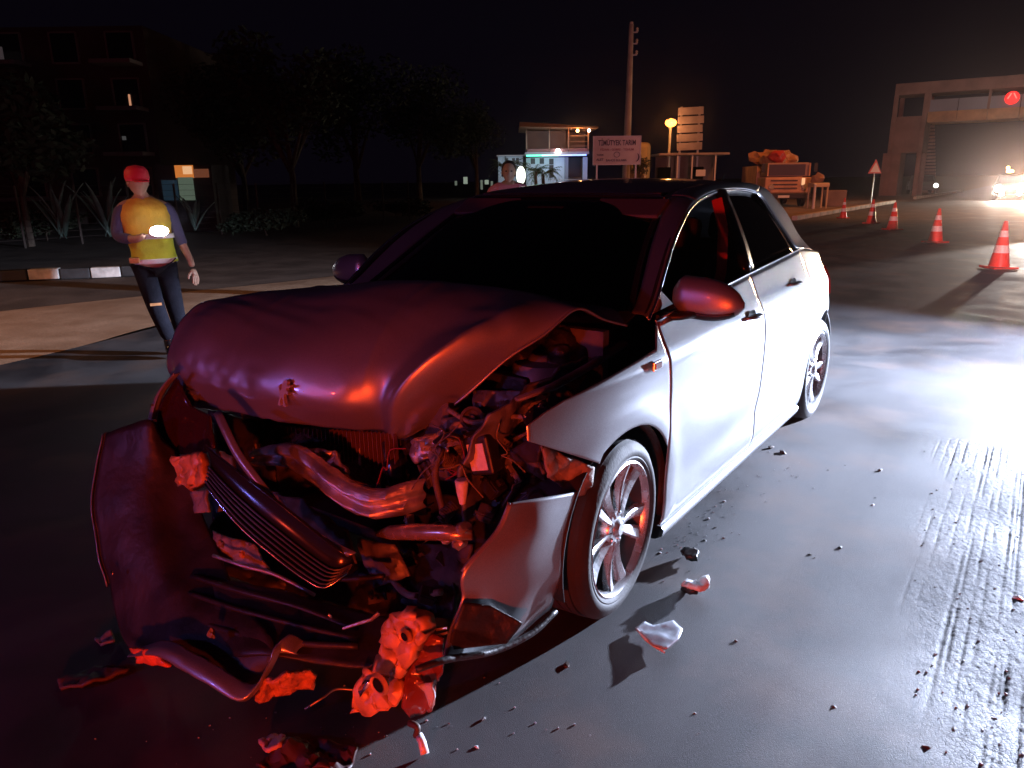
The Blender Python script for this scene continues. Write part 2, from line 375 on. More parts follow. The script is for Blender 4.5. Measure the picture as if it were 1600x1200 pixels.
# loose grit in and beside the milled strip
def grit():
    b = MB(); rs = random.Random(5)
    for _ in range(420):
        u = rs.uniform(1180, 1640); v = rs.uniform(700, 1230)
        if rs.random() > ((u-1150)/450)**2+.05: continue
        p = gp(u, v); r = rs.uniform(.0015, .0045)*(1 if u > 1400 else .6)
        a = rs.uniform(0, PI); M = Matrix.Rotation(a, 3, 'Z') @ Matrix.Rotation(rs.uniform(0, 1), 3, 'X')
        b.box((p.x, p.y, .0055 if u > 1430 else .001), (r*2.4, r*1.8, r*1.1), M, taper=.6)
    tag(b.build('grit', mat('grit_stone', (.22, .21, .2), .6, var=.6, vscale=300)), kind='stuff')
grit()
# ================================================================= THE CRASHED CAR  (car frame: X forward, Y to its left, Z up)
CAR = empty('crashed_hatchback', CAR_O, CAR_A, 'silver five-door hatchback with its front end crushed open, hood buckled and bumper torn off', 'car')
plan_ctrl = [(.56, .765, 0), (.46, .815, 0), (.25, .868, 0), (0, .893, 0), (-.3, .90, 0), (-.7, .903, 0), (-1.2, .905, 0), (-1.7, .905, 0), (-2.2, .905, 0), (-2.5, .895, 0),
             (-2.78, .865, 0), (-2.97, .80, 0), (-3.08, .68, 0), (-3.15, .45, 0), (-3.18, .2, 0), (-3.19, 0, 0)]
PL = cr_interp(plan_ctrl, 10)
SL = [0]
for i in range(1, len(PL)): SL.append(SL[-1]+(PL[i]-PL[i-1]).length)
PLX = [p.x for p in PL]
def s_of_x(x): return float(np.interp(-x, [-q for q in PLX], SL))
def off_z(z, x):
    o = float(np.interp(z, [.12, .17, .22, .3, .42, .55, .66, .74, .80, .86, .885, .92, .97, 1.03, 1.10, 1.16], [.085, .05, .03, .018, .012, .006, .001, 0, .003, .010, .022, .040, .062, .086, .115, .14]))
    # wheel-arch swage
    for wx in (0, -2.62):
        d = math.hypot(x-wx, z-.316); o -= .010*math.exp(-((d-.40)/.06)**2)
    # door scallop
    if -2.1 < x < -.3: o += .014*math.exp(-((z-.36)/.09)**2)*math.sin(PI*(x+2.1)/1.8)
    return o
def body_pt(s, z, side=1, inset=0):
    x = float(np.interp(s, SL, PLX)); y = float(np.interp(s, SL, [p.y for p in PL]))
    i = min(max(int(np.searchsorted(SL, s)), 1), len(PL)-1)
    t = (PL[i]-PL[i-1]).normalized(); n = Vector((-t.y, t.x, 0)) if False else Vector((t.y, -t.x, 0))
    if n.y < 0 and y > .5: n = -n
    if n.dot(Vector((x+1.3, y, 0))) < 0: n = -n
    q = Vector((x, y, z))-n*(off_z(z, x)+inset)
    q.y *= side; return q
def arch(x, wx, R=.372):
    d = R*R-(x-wx)**2
    return .316+math.sqrt(d) if d > 0 else None
def side_panel(name, x0, x1, zlo, zhi, side, nx=46, nz=26, slant=None, solid=.004, mat_=PAINT):
    P = []
    xs = [x0+(x1-x0)*i/nx for i in range(nx+1)]
    for x in xs:
        lo, hi = zlo(x), zhi(x); row = []
        for k in range(nz+1):
            z = lo+(hi-lo)*k/nz
            xx = x
            if slant:
                f = (x-x0)/(x1-x0); xx = x+slant[0](z)*(1-f)+slant[1](z)*f
            row.append(body_pt(s_of_x(xx), z, side))
        P.append(row)
    o = MB().grid(P).build(name, mat_, CAR, smooth='all', solid=solid, off=-1 if side < 0 else 1)
    return o
belt = lambda x: interp([-3.05, -2.75, -2.3, -1.26, -.6, -.3], [.985, 1.03, 1.082, 1.035, 1.0, .985], x)
def fen_lo(x):
    a = arch(x, 0)
    torn = interp([.16, .50], [.612, .785], x)
    if x > .165: return torn
    if a is None or x < -.35: return .165 if x < -.352 else (a or .165)
    return a
def fender_top(x): return interp([-.30, -.24, 0, .2, .33, .40, .50], [.975, .905, .888, .872, .858, .84, .80], x)
sl_front = lambda z: -.10*max(0, (.55-z))*1.0-.03*max(0, z-.8)
sl_mid = lambda z: .05*(z-.6)
zero = lambda z: 0
for side in (1, -1):
    fx = side_panel('front_fender', .47, -.30, fen_lo, fender_top, side, 60, 26, (zero, sl_front))
    if side == 1:
        b = MB(); P = onc(1023, 570, Y=.893)
        b.box((P.x, .903, P.z), (.066, .010, .032)); bd = b.build('fender_badge', CHROME, fx, bevel=.003)
        b = MB(); b.box((P.x+.004, .909, P.z), (.046, .005, .020)); b.build('badge_inlay', mat('badge_white', (.7, .7, .72), .4), fx)
    fd = side_panel('front_door', -.306, -1.385, lambda x: .185 if x < -.352 else .19, belt, side, 50, 36, (sl_front, sl_mid))
    def rd_lo(x):
        a = arch(x, -2.62, .378)
        return max(.185, a if a else 0)
    rdr = side_panel('rear_door', -1.391, -2.27, rd_lo, belt, side, 46, 36, (sl_mid, zero))
    def rq_lo(x):
        a = arch(x, -2.62, .372)
        if a: return a
        return .24 if x < -2.7 else .185
    # rear quarter, carried round to the tail
    P = []
    s0, s1 = s_of_x(-2.275), SL[-1]
    n = 90
    for i in range(n+1):
        s = s0+(s1-s0)*(i/n)**1.15
        x = float(np.interp(s, SL, PLX)); lo = rq_lo(x) if x > -3.0 else .24; hi = belt(max(x, -3.05)) if x > -3.05 else .985
        P.append([body_pt(s, lo+(hi-lo)*k/30, side) for k in range(31)])
    MB().grid(P).build('rear_quarter', PAINT, CAR, smooth='all', solid=.004, off=-1 if side < 0 else 1)
    # sill
    P = []
    for i in range(31):
        x = -.352+(-2.25+.352)*i/30
        P.append([Vector((x, side*y, z)) for y, z in ((.835, .180), (.872, .182), (.884, .165), (.878, .140), (.85, .122), (.80, .118), (.70, .118))])
    MB().grid(P).build('sill', PAINT, CAR, smooth='all')
    # door handles
    for part, (u, v), xr in ((fd, (1174, 496), 0), (rdr, (1247, 445), 0)):
        q = onc(u, v, Y=.893); yy = .905-off_z(q.z, q.x)
        b = MB(); b.lathe([(0, -.002), (.030, .0), (.037, .004)], (0, 0, 0), 'Y', 20, M=Matrix.Diagonal((1.55, 1, .95)))
        o = b.build('handle_recess', mat('handle_recess_dark', (.05, .05, .055), .4), part, smooth=True); o.location = (q.x, side*(yy+.001), q.z)
        b = MB(); b.tube([(.078, 0, .006), (.06, .022, .008), (.02, .034, .008), (-.03, .034, .006), (-.075, .020, .003), (-.09, 0, 0)], [.008, .012, .0135, .0135, .012, .009], 10, flat=.75)
        if side == -1: b.v = [(x, -y, z) for x, y, z in b.v]
        o = b.build('door_handle', PAINT, part, smooth='all'); o.location = (q.x, side*yy, q.z)
# ---- upper body: inner curve = window opening, outer curve = windscreen, roof and tailgate edge
win_in = [(-.315, .800, .992), (-.40, .79, 1.05), (-.50, .77, 1.13), (-.655, .735, 1.232), (-.82, .70, 1.305), (-.987, .665, 1.358), (-1.18, .635, 1.392), (-1.381, .612, 1.413), (-1.6, .60, 1.42), (-1.791, .592, 1.419),
          (-2.0, .59, 1.405), (-2.13, .60, 1.375), (-2.20, .635, 1.30), (-2.26, .685, 1.20), (-2.32, .755, 1.09), (-2.45, .775, 1.070)]
win_out = [(-.38, .70, .99), (-.47, .69, 1.045), (-.58, .66, 1.12), (-.72, .62, 1.215), (-.86, .585, 1.295), (-1.0, .55, 1.37), (-1.15, .53, 1.415), (-1.381, .53, 1.437), (-1.6, .525, 1.446), (-1.85, .52, 1.447),
           (-2.2, .515, 1.44), (-2.50, .515, 1.405), (-2.66, .53, 1.34), (-2.82, .56, 1.25), (-2.95, .61, 1.11), (-3.03, .70, .985)]
wi = cr_interp(win_in, 6); wo = cr_interp(win_out, 6)
def seg(name, i0, i1, side, m=PAINT):
    P = []
    for i in range(i0, i1+1):
        a, b = wi[i], wo[i]; row = []
        for k in range(9):
            t = k/8; q = a.lerp(b, t); bul = math.sin(PI*t)*.012*min(1, (b-a).length/.12)
            q = q+Vector((0, 1, .6))*bul; row.append(Vector((q.x, q.y*side, q.z)))
        P.append(row)
    return MB().grid(P).build(name, m, CAR, smooth='all', solid=.006, off=1 if side > 0 else -1)
for side in (1, -1):
    seg('windscreen_pillar', 0, 33, side); seg('roof_rail', 33, 63, side); seg('rear_pillar', 63, 90, side)
    # bright trim round the side windows
    top = [Vector((q.x, (q.y+.004)*side, q.z-.004)) for q in wi[:86]]
    MB().tube(top, .0065, 8).build('window_trim', CHROME, CAR, smooth='all')
    low = []
    for i in range(31):
        x = -.31+(-2.34+.31)*i/30; z = belt(x)+.004; q = body_pt(s_of_x(x), z, side, -.004); low.append(q)
    MB().tube(low, .006, 8).build('belt_trim', CHROME, CAR, smooth='all')
    # door frame (black) and glass
    def wpoly(i0, i1, ins): return [Vector((q.x, (q.y-ins)*side, q.z)) for q in wi[i0:i1]]
    def glass_grid(xa, xb, xa2, xb2, open_=0):
        """between belt and the window's upper edge, xa/xb at belt, xa2/xb2 at top"""
        P = []
        ax = [-q.x for q in wi[:78]]; 
        for i in range(25):
            f = i/24; xb_ = xa+(xb-xa)*f; xt = xa2+(xb2-xa2)*f
            pt = Vector((xt, float(np.interp(-xt, ax, [q.y for q in wi[:78]])), float(np.interp(-xt, ax, [q.z for q in wi[:78]]))))
            pb = body_pt(s_of_x(xb_), belt(xb_), 1, .006)
            P.append([Vector((a.x, (a.y-.012)*side, a.z-.003)) for a in [pb.lerp(pt, k/10)+Vector((0, .012*math.sin(PI*k/10), 0)) for k in range(11)]])
        return MB().grid(P)
    rg = glass_grid(-1.47, -2.22, -1.50, -2.08).build('rear_door_glass', GLASS, CAR, smooth='all', solid=.003)
    if side == -1:
        glass_grid(-.50, -1.36, -.60, -1.36).build('front_door_glass', GLASS, CAR, smooth='all', solid=.003)
    else:   # front window wound down: only the quarter light stays
        pass
    # black corner sail behind the mirror
    b = MB(); b.prism([Vector((x, y*side, z)) for x, y, z in ((-.335, .795, 1.0), (-.46, .782, 1.075), (-.56, .79, 1.012))], (0, -.012*side, 0)); b.build('window_corner_sail', mat('sail_grey', (.2, .2, .2), .5), CAR)
    # B pillar
    pts_b = [(-1.36, .786), (-1.475, .786)]
    P = []
    for k in range(9):
        t = k/8; xa = -1.345-.10*t; xb = -1.465-.065*t; z = 1.035+(1.417-1.035)*t; y = .800-(.800-.607)*t+.012*math.sin(PI*t)
        P.append([Vector((xa, y*side, z)), Vector(((xa+xb)/2, (y+.004)*side, z)), Vector((xb, y*side, z))])
    MB().grid(P).build('door_pillar', GLOSSB, CAR, smooth='all', solid=.03, off=0)
    # rear window divider
    MB().tube([Vector((-2.20, .735*side, 1.085)), Vector((-2.11, .64*side, 1.30)), Vector((-2.05, .60*side, 1.385))], .012, 8).build('window_divider', GLOSSB, CAR, smooth='all')
    MB().tube([Vector((q.x, (q.y-.012)*side, q.z-.012)) for q in wi[2:84]], .013, 8).build('window_seal', BLACKP, CAR, smooth='all')
# roof
P = []
ro = wo[33:70]
for i, q in enumerate(ro):
    row = []
    for k in range(25):
        y = -1+2*k/24
        cr_ = .034*(1-y*y)*min(1, .35+i/8)
        row.append(Vector((q.x+(.03*(1-y*y) if i < 3 else 0), q.y*y, q.z+cr_-.001)))
    P.append(row)
MB().grid(P).build('roof', PAINT, CAR, smooth='all', solid=.01)
# tailgate with rear window
P = []
for i, q in enumerate(wo[69:91]):
    P.append([Vector((q.x-.05*(1-y*y), q.y*y, q.z+.03*(1-y*y)*(1-i/22))) for y in [-1+k/10 for k in range(21)]])
tg = MB().grid(P).build('tailgate', PAINT, CAR, smooth='all', solid=.01)
P = []
for i, q in enumerate(wo[73:86]):
    P.append([Vector((q.x-.05*(1-y*y)-.012, q.y*y, q.z+.03*(1-y*y)+.006)) for y in [-.82+.082*k for k in range(21)]])
MB().grid(P).build('rear_window', GLASS, tg, smooth='all', solid=.003)
b = MB()
for side in (1, -1):
    P = [[body_pt(s_of_x(-2.86)+(s_of_x(-3.07)-s_of_x(-2.86))*i/12, .76+.17*k/6, side, -.006) for k in range(7)] for i in range(13)]
    MB().grid(P).build('tail_lamp', REDL, CAR, smooth='all', solid=.012, off=1 if side > 0 else -1)
# radio aerial stub and roof dot
MB().tube([(-2.35, .30, 1.462), (-2.39, .30, 1.50)], [.006, .002], 6).build('roof_aerial', BLACKP, CAR)
# windscreen
P = []
for i in range(17):
    t = i/16; row = []
    for k in range(33):
        y = -1+2*k/32
        bx, bz = -.13-.25*abs(y)**2.2, .995; ye = .70-.17*t-.02*math.sin(PI*t)
        tx, tz = -1.0-.03*y*y, 1.400-.012*y*y
        xx = bx+(tx-bx)*t; zz = bz+(tz-bz)*t+.028*math.sin(PI*t)*(1-.4*y*y)
        row.append(Vector((xx, ye*y, zz)))
    P.append(row)
ws = MB().grid(P).build('windscreen', WSGLASS, CAR, smooth='all', solid=.004)
fr = [P[0][k] for k in range(33)]+[P[i][32] for i in range(17)]+[P[16][k] for k in range(32, -1, -1)]+[P[i][0] for i in range(16, -1, -1)]
MB().tube([q+Vector((.001, 0, .004)) for q in fr], .012, 6, flat=.5).build('windscreen_seal', GLOSSB, CAR)
MB().tube([q+Vector((.008, 0, .010)) for q in P[16]], .004, 6).build('header_trim', CHROME, CAR)
for y0, y1 in ((-.55, .02), (.02, .58)):     # wipers parked
    MB().tube([(-.15, y0, 1.01), (-.22, (y0+y1)/2, 1.048), (-.27, y1, 1.055)], .006, 6).build('wiper', BLACKP, CAR)
P = [[Vector((-.05-.25*abs(y)**2, y*.72, .965)), Vector((-.14-.25*abs(y)**2, y*.72, .99))] for y in [-1+k/8 for k in range(17)]]
MB().grid(P).build('cowl_panel', BLACKP, CAR, solid=.01)
# side mirrors
for side in (1, -1):
    b = MB(); prof = []
    for i in range(15):
        t = i/14; y = .815+.265*t
        a = min(1, (t+.03)/.16)**.5*max(0, 1-((t-.45)/.56)**2 if t > .45 else 1)**.55
        h = .082*a; d = .085*a
        prof.append((y, h, d, 1.052-.016*t))
    n = 20; R = []
    for y, h, d, zc in prof:
        R.append([Vector((-.515+d*.62*math.cos(q)*(1 if math.cos(q) > 0 else .45), y*side, zc+h*(abs(math.sin(q))**.8)*(1 if math.sin(q) > 0 else -.92))) for q in [2*PI*j/n for j in range(n+1)]])
    b.grid(R)
    mm = b.build('mirror_housing', PAINT, CAR, smooth='all')
    b = MB(); b.tube([(-.43, .80*side, .985), (-.46, .86*side, .985), (-.50, .915*side, 1.0)], [.028, .024, .03], 10, flat=.6); b.build('mirror_foot', BLACKP, mm, smooth='all')
    b = MB(); b.box((-.545, .935*side, 1.047), (.012, .17, .11)); b.build('mirror_glass', CHROME, mm, bevel=.004)
    b = MB(); P2 = []
    for i in range(13):
        t = .06+.84*i/12; y = .815+.265*t; a = min(1, (t+.03)/.16)**.5*max(0, 1-((t-.45)/.56)**2 if t > .45 else 1)**.55
        P2.append([Vector((-.515+.085*a*.62*math.cos(q)+.002, y*side, 1.052-.016*t-.082*a*.92*abs(math.sin(q))**.8)) for q in (-.55, -.75, -.95, -1.2)])
    b.grid(P2); b.build('mirror_lower_cover', BLACKP, mm, smooth='all', solid=.003, off=0)

# ---- wheels
def rotY(a): return Matrix.Rotation(a, 3, 'Y')
def wheel(x, side, toe=0):
    b = MB(); b.lathe([(.236, .088), (.240, .1), (.2335, .104), (.227, .096), (.222, .078)], axis='Y', n=56)
    rim = b.build('wheel', ALLOY, CAR, smooth=True); rim.location = (x, .78*side, .316)
    rim.rotation_euler = (0, 0, toe) if side > 0 else (0, 0, PI+toe)
    b = MB(); b.lathe([(.222, .078), (.216, .05), (.205, .0), (.205, -.08), (.225, -.095)], axis='Y', n=48); b.build('rim_barrel', mat('shaded_barrel', (.045, .035, .035), .45, .5), rim, smooth=True)  # barrel coloured dark for the shade behind the spokes
    prof = [(.234, .092), (.243, .104), (.252, .108), (.256, .106), (.262, .110), (.272, .111), (.280, .109), (.284, .106), (.296, .101), (.305, .092), (.310, .085)]
    for y in (.082, .052, .020, -.012, -.044, -.076):
        prof += [(.3155 if abs(y) < .06 else .313, y), (.3165 if abs(y) < .06 else .313, y-.022), (.309, y-.023), (.309, y-.031)]
    prof += [(.304, -.108), (.28, -.113), (.24, -.10)]
    MB().lathe(prof, axis='Y', n=72).build('tyre', RUBBER, rim, smooth=True)
    sp = None
    for j in range(5):
        for e in (-1, 1):
            if sp is None:
                b = MB(); R = []
                for i in range(9):
                    t = i/8; r = .045+.178*t; wd = .0085+.0165*t; yb = .080-.016*math.sin(PI*t*.8)+.014*t
                    R.append([Vector((r, yb-.022, -wd)), Vector((r, yb, -wd)), Vector((r, yb+.004, -wd*.7)), Vector((r, yb-.003, wd*.55)), Vector((r, yb-.007, wd)), Vector((r, yb-.024, wd))])
                b.grid(R); sp = b.build('spoke', ALLOY, rim, solid=.003, off=0); s_ = sp
            else:
                s_ = sp.copy(); COL.objects.link(s_); s_.parent = rim
            s_.rotation_euler = (0, 2*PI*j/5+e*.20+.30+side*.05, 0)
            s_.scale = (1, 1, e)
    b = MB(); b.lathe([(0, .098), (.022, .097), (.030, .090), (.034, .082), (.062, .078), (.068, .066), (.068, .03)], axis='Y', n=30); b.build('hub_cap', ALLOY, rim, smooth=True)
    for j in range(5):
        q = 2*PI*j/5+.6; b = MB(); b.lathe([(0, .088), (.008, .086), (.009, .07)], (.05*math.cos(q), 0, .05*math.sin(q)), 'Y', 8); b.build('wheel_bolt', CHROME, rim)
    b = MB(); b.lathe([(.05, .016), (.138, .016), (.138, -.008), (.05, -.008)], axis='Y', n=40); b.build('brake_disc', mat('brake_disc_steel', (.14, .09, .08), .45, .6, var=.3, vscale=30), rim, smooth=True)
    b = MB(); b.box((-.118, .010, .03), (.055, .07, .12)); b.build('brake_caliper', mat('rusty_caliper', (.20, .09, .06), .6, .4, var=.5, vscale=40), rim, bevel=.008)
    return rim
wheel(0, 1, .0527); wheel(0, -1, .0527); wheel(-2.62, 1); wheel(-2.62, -1)
# wheel-arch liners and closed underbody so that gaps are dark
for x in (0, -2.62):
    for side in (1, -1):
        P = []
        for i in range(25):
            a = PI*(-.08+1.16*i/24)
            P.append([Vector((x+.378*math.cos(a), y*side, .316+.378*math.sin(a))) for y in ((.875 if x == 0 else .87), .80, .70, .60, .5)])
        MB().grid(P).build('wheel_arch_liner', BLACKP, CAR, smooth='all', solid=.004)
        b = MB(); b.box((x, .50*side, .42), (.74, .02, .55)); b.build('arch_inner_wall', DARKM, CAR)
b = MB(); b.box((-1.31, 0, .19), (1.85, 1.60, .06)); b.box((-2.9, 0, .3), (.3, 1.4, .1)); b.box((-2.62, 0, .3), (.6, .9, .1)); b.box((0, 0, .2), (.7, .85, .05)); b.build('underbody', BLACKP, CAR)
for side in (1, -1):
    for xa, xb in ((-.42, -1.36), (-1.42, -2.2)):
        b = MB(); b.box(((xa+xb)/2, .80*side, .60), (abs(xb-xa), .03, .78)); b.build('door_lining', mat('door_lining_black', (.02, .018, .018), .8), CAR)
# ---- interior
b = MB(); b.box((-.42, 0, .90), (.30, 1.34, .16)); b.box((-.60, 0, .87), (.22, 1.30, .20)); b.build('dashboard', BLACKP, CAR, bevel=.04)
b = MB(); b.tube([(-.74+.09*math.cos(q)*0-.06*math.sin(q), .36+.185*math.cos(q), .965+.175*math.sin(q)) for q in [2*PI*k/28 for k in range(29)]], .014, 8)
b.box((-.74, .36, .965), (.05, .30, .05)); b.box((-.735, .36, .95), (.06, .11, .12)); b.build('steering_wheel', GLOSSB, CAR)
for x, y in ((-1.32, .36), (-1.32, -.36), (-2.12, .36), (-2.12, -.36)):
    b = MB(); b.box((x+.08, y, .52), (.5, .5, .16)); M = Matrix.Rotation(-.28, 3, 'Y')
    b.box((x-.17, y, .83), (.13, .48, .60), M); st = b.build('seat', FABRIC, CAR, bevel=.05)
    b = MB(); b.box((x-.25, y, 1.20), (.09, .26, .17), M); b.build('headrest', FABRIC, st, bevel=.04)
b = MB(); b.box((-.88, 0, 1.335), (.025, .20, .055)); b.build('interior_mirror', GLOSSB, CAR, bevel=.01)
b = MB(); b.tube([(-.88, 0, 1.31), (-.88, 0, 1.22)], .0025, 5); b.box((-.88, 0, 1.195), (.012, .032, .045)); b.tube([(-.88, 0, 1.17), (-.88, 0, 1.10)], [.012, .007], 6)
b.build('hanging_ornament', REDTRIM, CAR)
for y, x0 in ((.665, -1.41), (-.665, -1.41)):
    b = MB(); b.tube([(x0-.01, y*.93, 1.38), (x0+.005, y, 1.24), (x0+.03, y*1.02, 1.05), (x0+.12, y, .75)], .026, 6, flat=.15); b.build('seatbelt', REDTRIM, CAR)  # red light on the belt pillar is put into the belt's colour
b = MB(); b.box((-1.6, 0, 1.405), (1.1, 1.0, .02)); b.build('headliner', mat('headliner_grey', (.05, .045, .045), .9), CAR)
b = MB(); b.box((-2.62, 0, .93), (.5, 1.3, .03)); b.build('parcel_shelf', BLACKP, CAR)
for y in (.40, -.38):
    b = MB(); b.box((-.93, y, 1.352), (.14, .34, .018), Matrix.Rotation(.5, 3, 'Y')); b.build('sun_visor', mat('visor_grey', (.09, .08, .08), .8), CAR, bevel=.006)

# ================================================================= WRECKED FRONT
def crumple(poly, th=.012, amp=.012, cuts=3, fr=9, seed=0, name='panel', m=DARKM, parent=CAR, smooth=False, bevel=0):
    bm = bmesh.new(); vs = [bm.verts.new(Vector(p)) for p in poly]; bm.faces.new(vs); bm.normal_update()
    bmesh.ops.triangulate(bm, faces=bm.faces)
    for _ in range(cuts+1):
        long_e = [e for e in bm.edges if e.calc_length() > .016]
        if long_e: bmesh.ops.subdivide_edges(bm, edges=long_e, cuts=1); bmesh.ops.triangulate(bm, faces=bm.faces)
    bm.normal_update()
    for v in bm.verts:
        if amp:
            nn = noise.noise(v.co*fr+Vector((seed, seed*2.3, 0))); n2 = noise.noise(v.co*fr*2.7+Vector((seed, 0, 7)))
            v.co += v.normal*amp*(1.6*nn+.7*n2+.35*noise.noise(v.co*fr*6))
    me = bpy.data.meshes.new(name); bm.to_mesh(me); bm.free(); me.materials.append(m)
    me.polygons.foreach_set('use_smooth', [True]*len(me.polygons))
    if not smooth: me.set_sharp_from_angle(angle=math.radians(32))
    o = bpy.data.objects.new(name, me); COL.objects.link(o); o.parent = parent
    md = o.modifiers.new('t', 'SOLIDIFY'); md.thickness = th; md.offset = 0
    return o
def ip(*pts): return [onc(u, v, X=x) for u, v, x in pts]

# hood
HR = [[(-.20, -.66, .96), (-.18, -.45, .985), (-.14, -.15, 1.005), (-.12, .1, 1.01), (-.14, .3, 1.015), (-.20, .48, 1.03), (-.29, .66, 1.025), (-.225, .765, .982)],
      [(.10, -.74, .99), (.05, -.55, 1.03), (-.02, -.3, 1.05), (-.03, 0, 1.08), (-.06, .2, 1.085), (-.1, .38, 1.075), (-.15, .58, 1.055), (-.13, .725, 1.015)],
      [(.41, -.745, 1.035), (.29, -.6, 1.06), (.13, -.4, 1.08), (.09, -.05, 1.118), (.02, .2, 1.115), (-.02, .36, 1.105), (-.03, .53, 1.085), (-.03, .675, 1.062)],
      [(.53, -.755, .985), (.45, -.6, 1.025), (.35, -.4, 1.04), (.29, -.1, 1.055), (.24, .14, 1.045), (.17, .32, 1.04), (.16, .50, 1.045), (.07, .61, .985)],
      [(.592, -.758, .90), (.57, -.62, .945), (.51, -.4, .945), (.465, -.12, .935), (.40, .08, .915), (.34, .23, .91), (.33, .375, .935), (.16, .515, .905)],
      [(.625, -.758, .80), (.632, -.64, .81), (.60, -.42, .80), (.56, -.18, .785), (.49, .04, .765), (.41, .16, .76), (.405, .265, .79), (.235, .41, .79)],
      [(.60, -.72, .695), (.605, -.655, .662), (.575, -.42, .665), (.535, -.22, .655), (.42, .03, .637), (.36, .12, .632), (.375, .195, .612), (.285, .28, .67)]]
G = patch(HR, 14, 14)
for i, row in enumerate(G):
    for j, q in enumerate(row):
        ed = min(1, j/8, (len(row)-1-j)/8, i/8)
        d = .007*noise.noise(q*4.2)+.0025*noise.noise(q*13)
        # creases of the buckled sheet
        d -= .010*math.exp(-((q.x-.30+.18*(q.y+.1))/.03)**2)*max(0, noise.noise(Vector((q.y*3, 2, 0)))+.3)
        lf = max(0, min(1, (-.12-q.y)/.15))*max(0, min(1, (q.x-.5)/.05))     # dented far half of the nose
        zr = .745+.05*noise.noise(Vector((q.y*5, 1, 0))); d += .010*lf*math.exp(-((q.z-zr)/.012)**2)-.008*lf*math.exp(-((q.z-zr+.035)/.012)**2)
        d += .013*math.exp(-((j-84)/2.6)**2)*max(0, min(1, (i-34)/14))
        for yc in (-.42, .12): d += .0035*math.exp(-((q.y-yc)/.010)**2)*max(0, min(1, (q.z-.7)/.2))
        d += .004*noise.noise(Vector((q.x*30, q.y*3, 4)))*math.exp(-((q.z-1.0)/.05)**2)
        if i > 62: d += (.003+.009*lf)*noise.noise(q*24)*min(1, (i-62)/8)
        q += Vector((.4, 0, 1)).normalized()*d*max(.15, ed)
hood = MB().grid(G).build('hood', PAINT, CAR, smooth='all', solid=.007, off=-1)
# folded sheet edge along the broken side and the lip
edge = [G[i][-1] for i in range(len(G))]
MB().tube([q+Vector((0, 0, -.003)) for q in edge], .005, 6).build('folded_edge', PAINT, hood, smooth='all')
lip = [q+Vector((-.012, 0, .004)) for q in G[-1]]
MB().tube(lip, [.007]*len(lip), 6).build('front_lip', PAINT, hood, smooth='all')
# torn corner of the lip at the far side
crumple(ip((268, 585, .62), (290, 605, .63), (318, 612, .60), (305, 636, .61), (288, 628, .62), (272, 606, .62)), .004, .016, 4, 30, 3, 'torn_lip_corner', PAINT, hood)
# lion badge on the nose
def lion():
    pts = [(-.2, .95), (.05, 1.0), (.22, .86), (.16, .70), (.40, .62), (.62, .70), (.66, .60), (.44, .48), (.20, .50), (.24, .30), (.46, .22), (.60, .06), (.52, .0), (.34, .10), (.14, .10), (.05, -.12),
           (.20, -.34), (.34, -.62), (.48, -.70), (.48, -.80), (.16, -.80), (.16, -.66), (-.04, -.36), (-.20, -.26), (-.30, -.56), (-.18, -.70), (-.18, -.80), (-.52, -.80), (-.52, -.68), (-.44, -.36), (-.46, -.06),
           (-.66, .10), (-.86, .34), (-.80, .58), (-.70, .56), (-.72, .36), (-.52, .20), (-.42, .36), (-.46, .66), (-.34, .84)]
    o = min((q for r_ in G for q in r_), key=lambda q: (q-onc(452, 612, X=q.x)).length)+Vector((.010, .002, .0))
    P = [(o.x+.003-.016*z, o.y+.040*y, o.z+.048*z) for y, z in pts]
    bm = bmesh.new(); f = bm.faces.new([bm.verts.new(p) for p in P]); r = bmesh.ops.extrude_face_region(bm, geom=[f])
    for v in [e for e in r['geom'] if isinstance(e, bmesh.types.BMVert)]: v.co.x += .012
    bmesh.ops.recalc_face_normals(bm, faces=bm.faces); bmesh.ops.triangulate(bm, faces=bm.faces)
    me = bpy.data.meshes.new('lion_emblem'); bm.to_mesh(me); bm.free(); me.materials.append(mat('emblem_satin', (.7, .68, .66), .38, .6))
    ob = bpy.data.objects.new('lion_emblem', me); COL.objects.link(ob); ob.parent = hood
lion()
# number-plate style dents are left out; inner structure of the engine bay
b = MB(); b.box((-.10, 0, .72), (.04, 1.5, .52)); b.build('bulkhead', DARKM, CAR)
for side in (1, -1):
    crumple([(-.25, .70*side, .90), (.10, .69*side, .87), (.40, .62*side, .80), (.46, .56*side, .62), (.42, .52*side, .40), (-.05, .50*side, .45), (-.25, .52*side, .7)], .01, .018, 4, 7, side+4, 'inner_wing', PRIMER)
    b = MB(); b.lathe([(0, .10), (.04, .10), (.055, .08), (.10, .07), (.115, .04), (.12, -.08)], (0, .56*side, .80), 'Z', 26); b.build('strut_tower', PRIMER, CAR, smooth=True)
    MB().tube([(-.26, .735*side, .905), (0, .745*side, .878), (.22, .74*side, .858), (.36, .70*side, .845)], [.02, .018, .018, .012], 8, flat=.6).build('wing_rail', PRIMER, CAR, smooth='all')
b = MB(); b.box((.10, .06, .62), (.38, .62, .30)); eng = b.build('engine_block', DARKM, CAR, bevel=.03)
b = MB(); b.box((.09, .02, .81), (.34, .50, .06)); b.build('engine_cover', BLACKP, eng, bevel=.025)
b = MB(); b.box((.02, .46, .74), (.22, .24, .20)); b.build('battery_box', BLACKP, CAR, bevel=.012)
b = MB(); b.lathe([(0, .05), (.05, .045), (.06, 0), (.06, -.10)], (-.02, .60, .76), 'Z', 18); b.build('coolant_bottle', mat('coolant_bottle_plastic', (.45, .43, .38), .4), CAR, smooth=True)
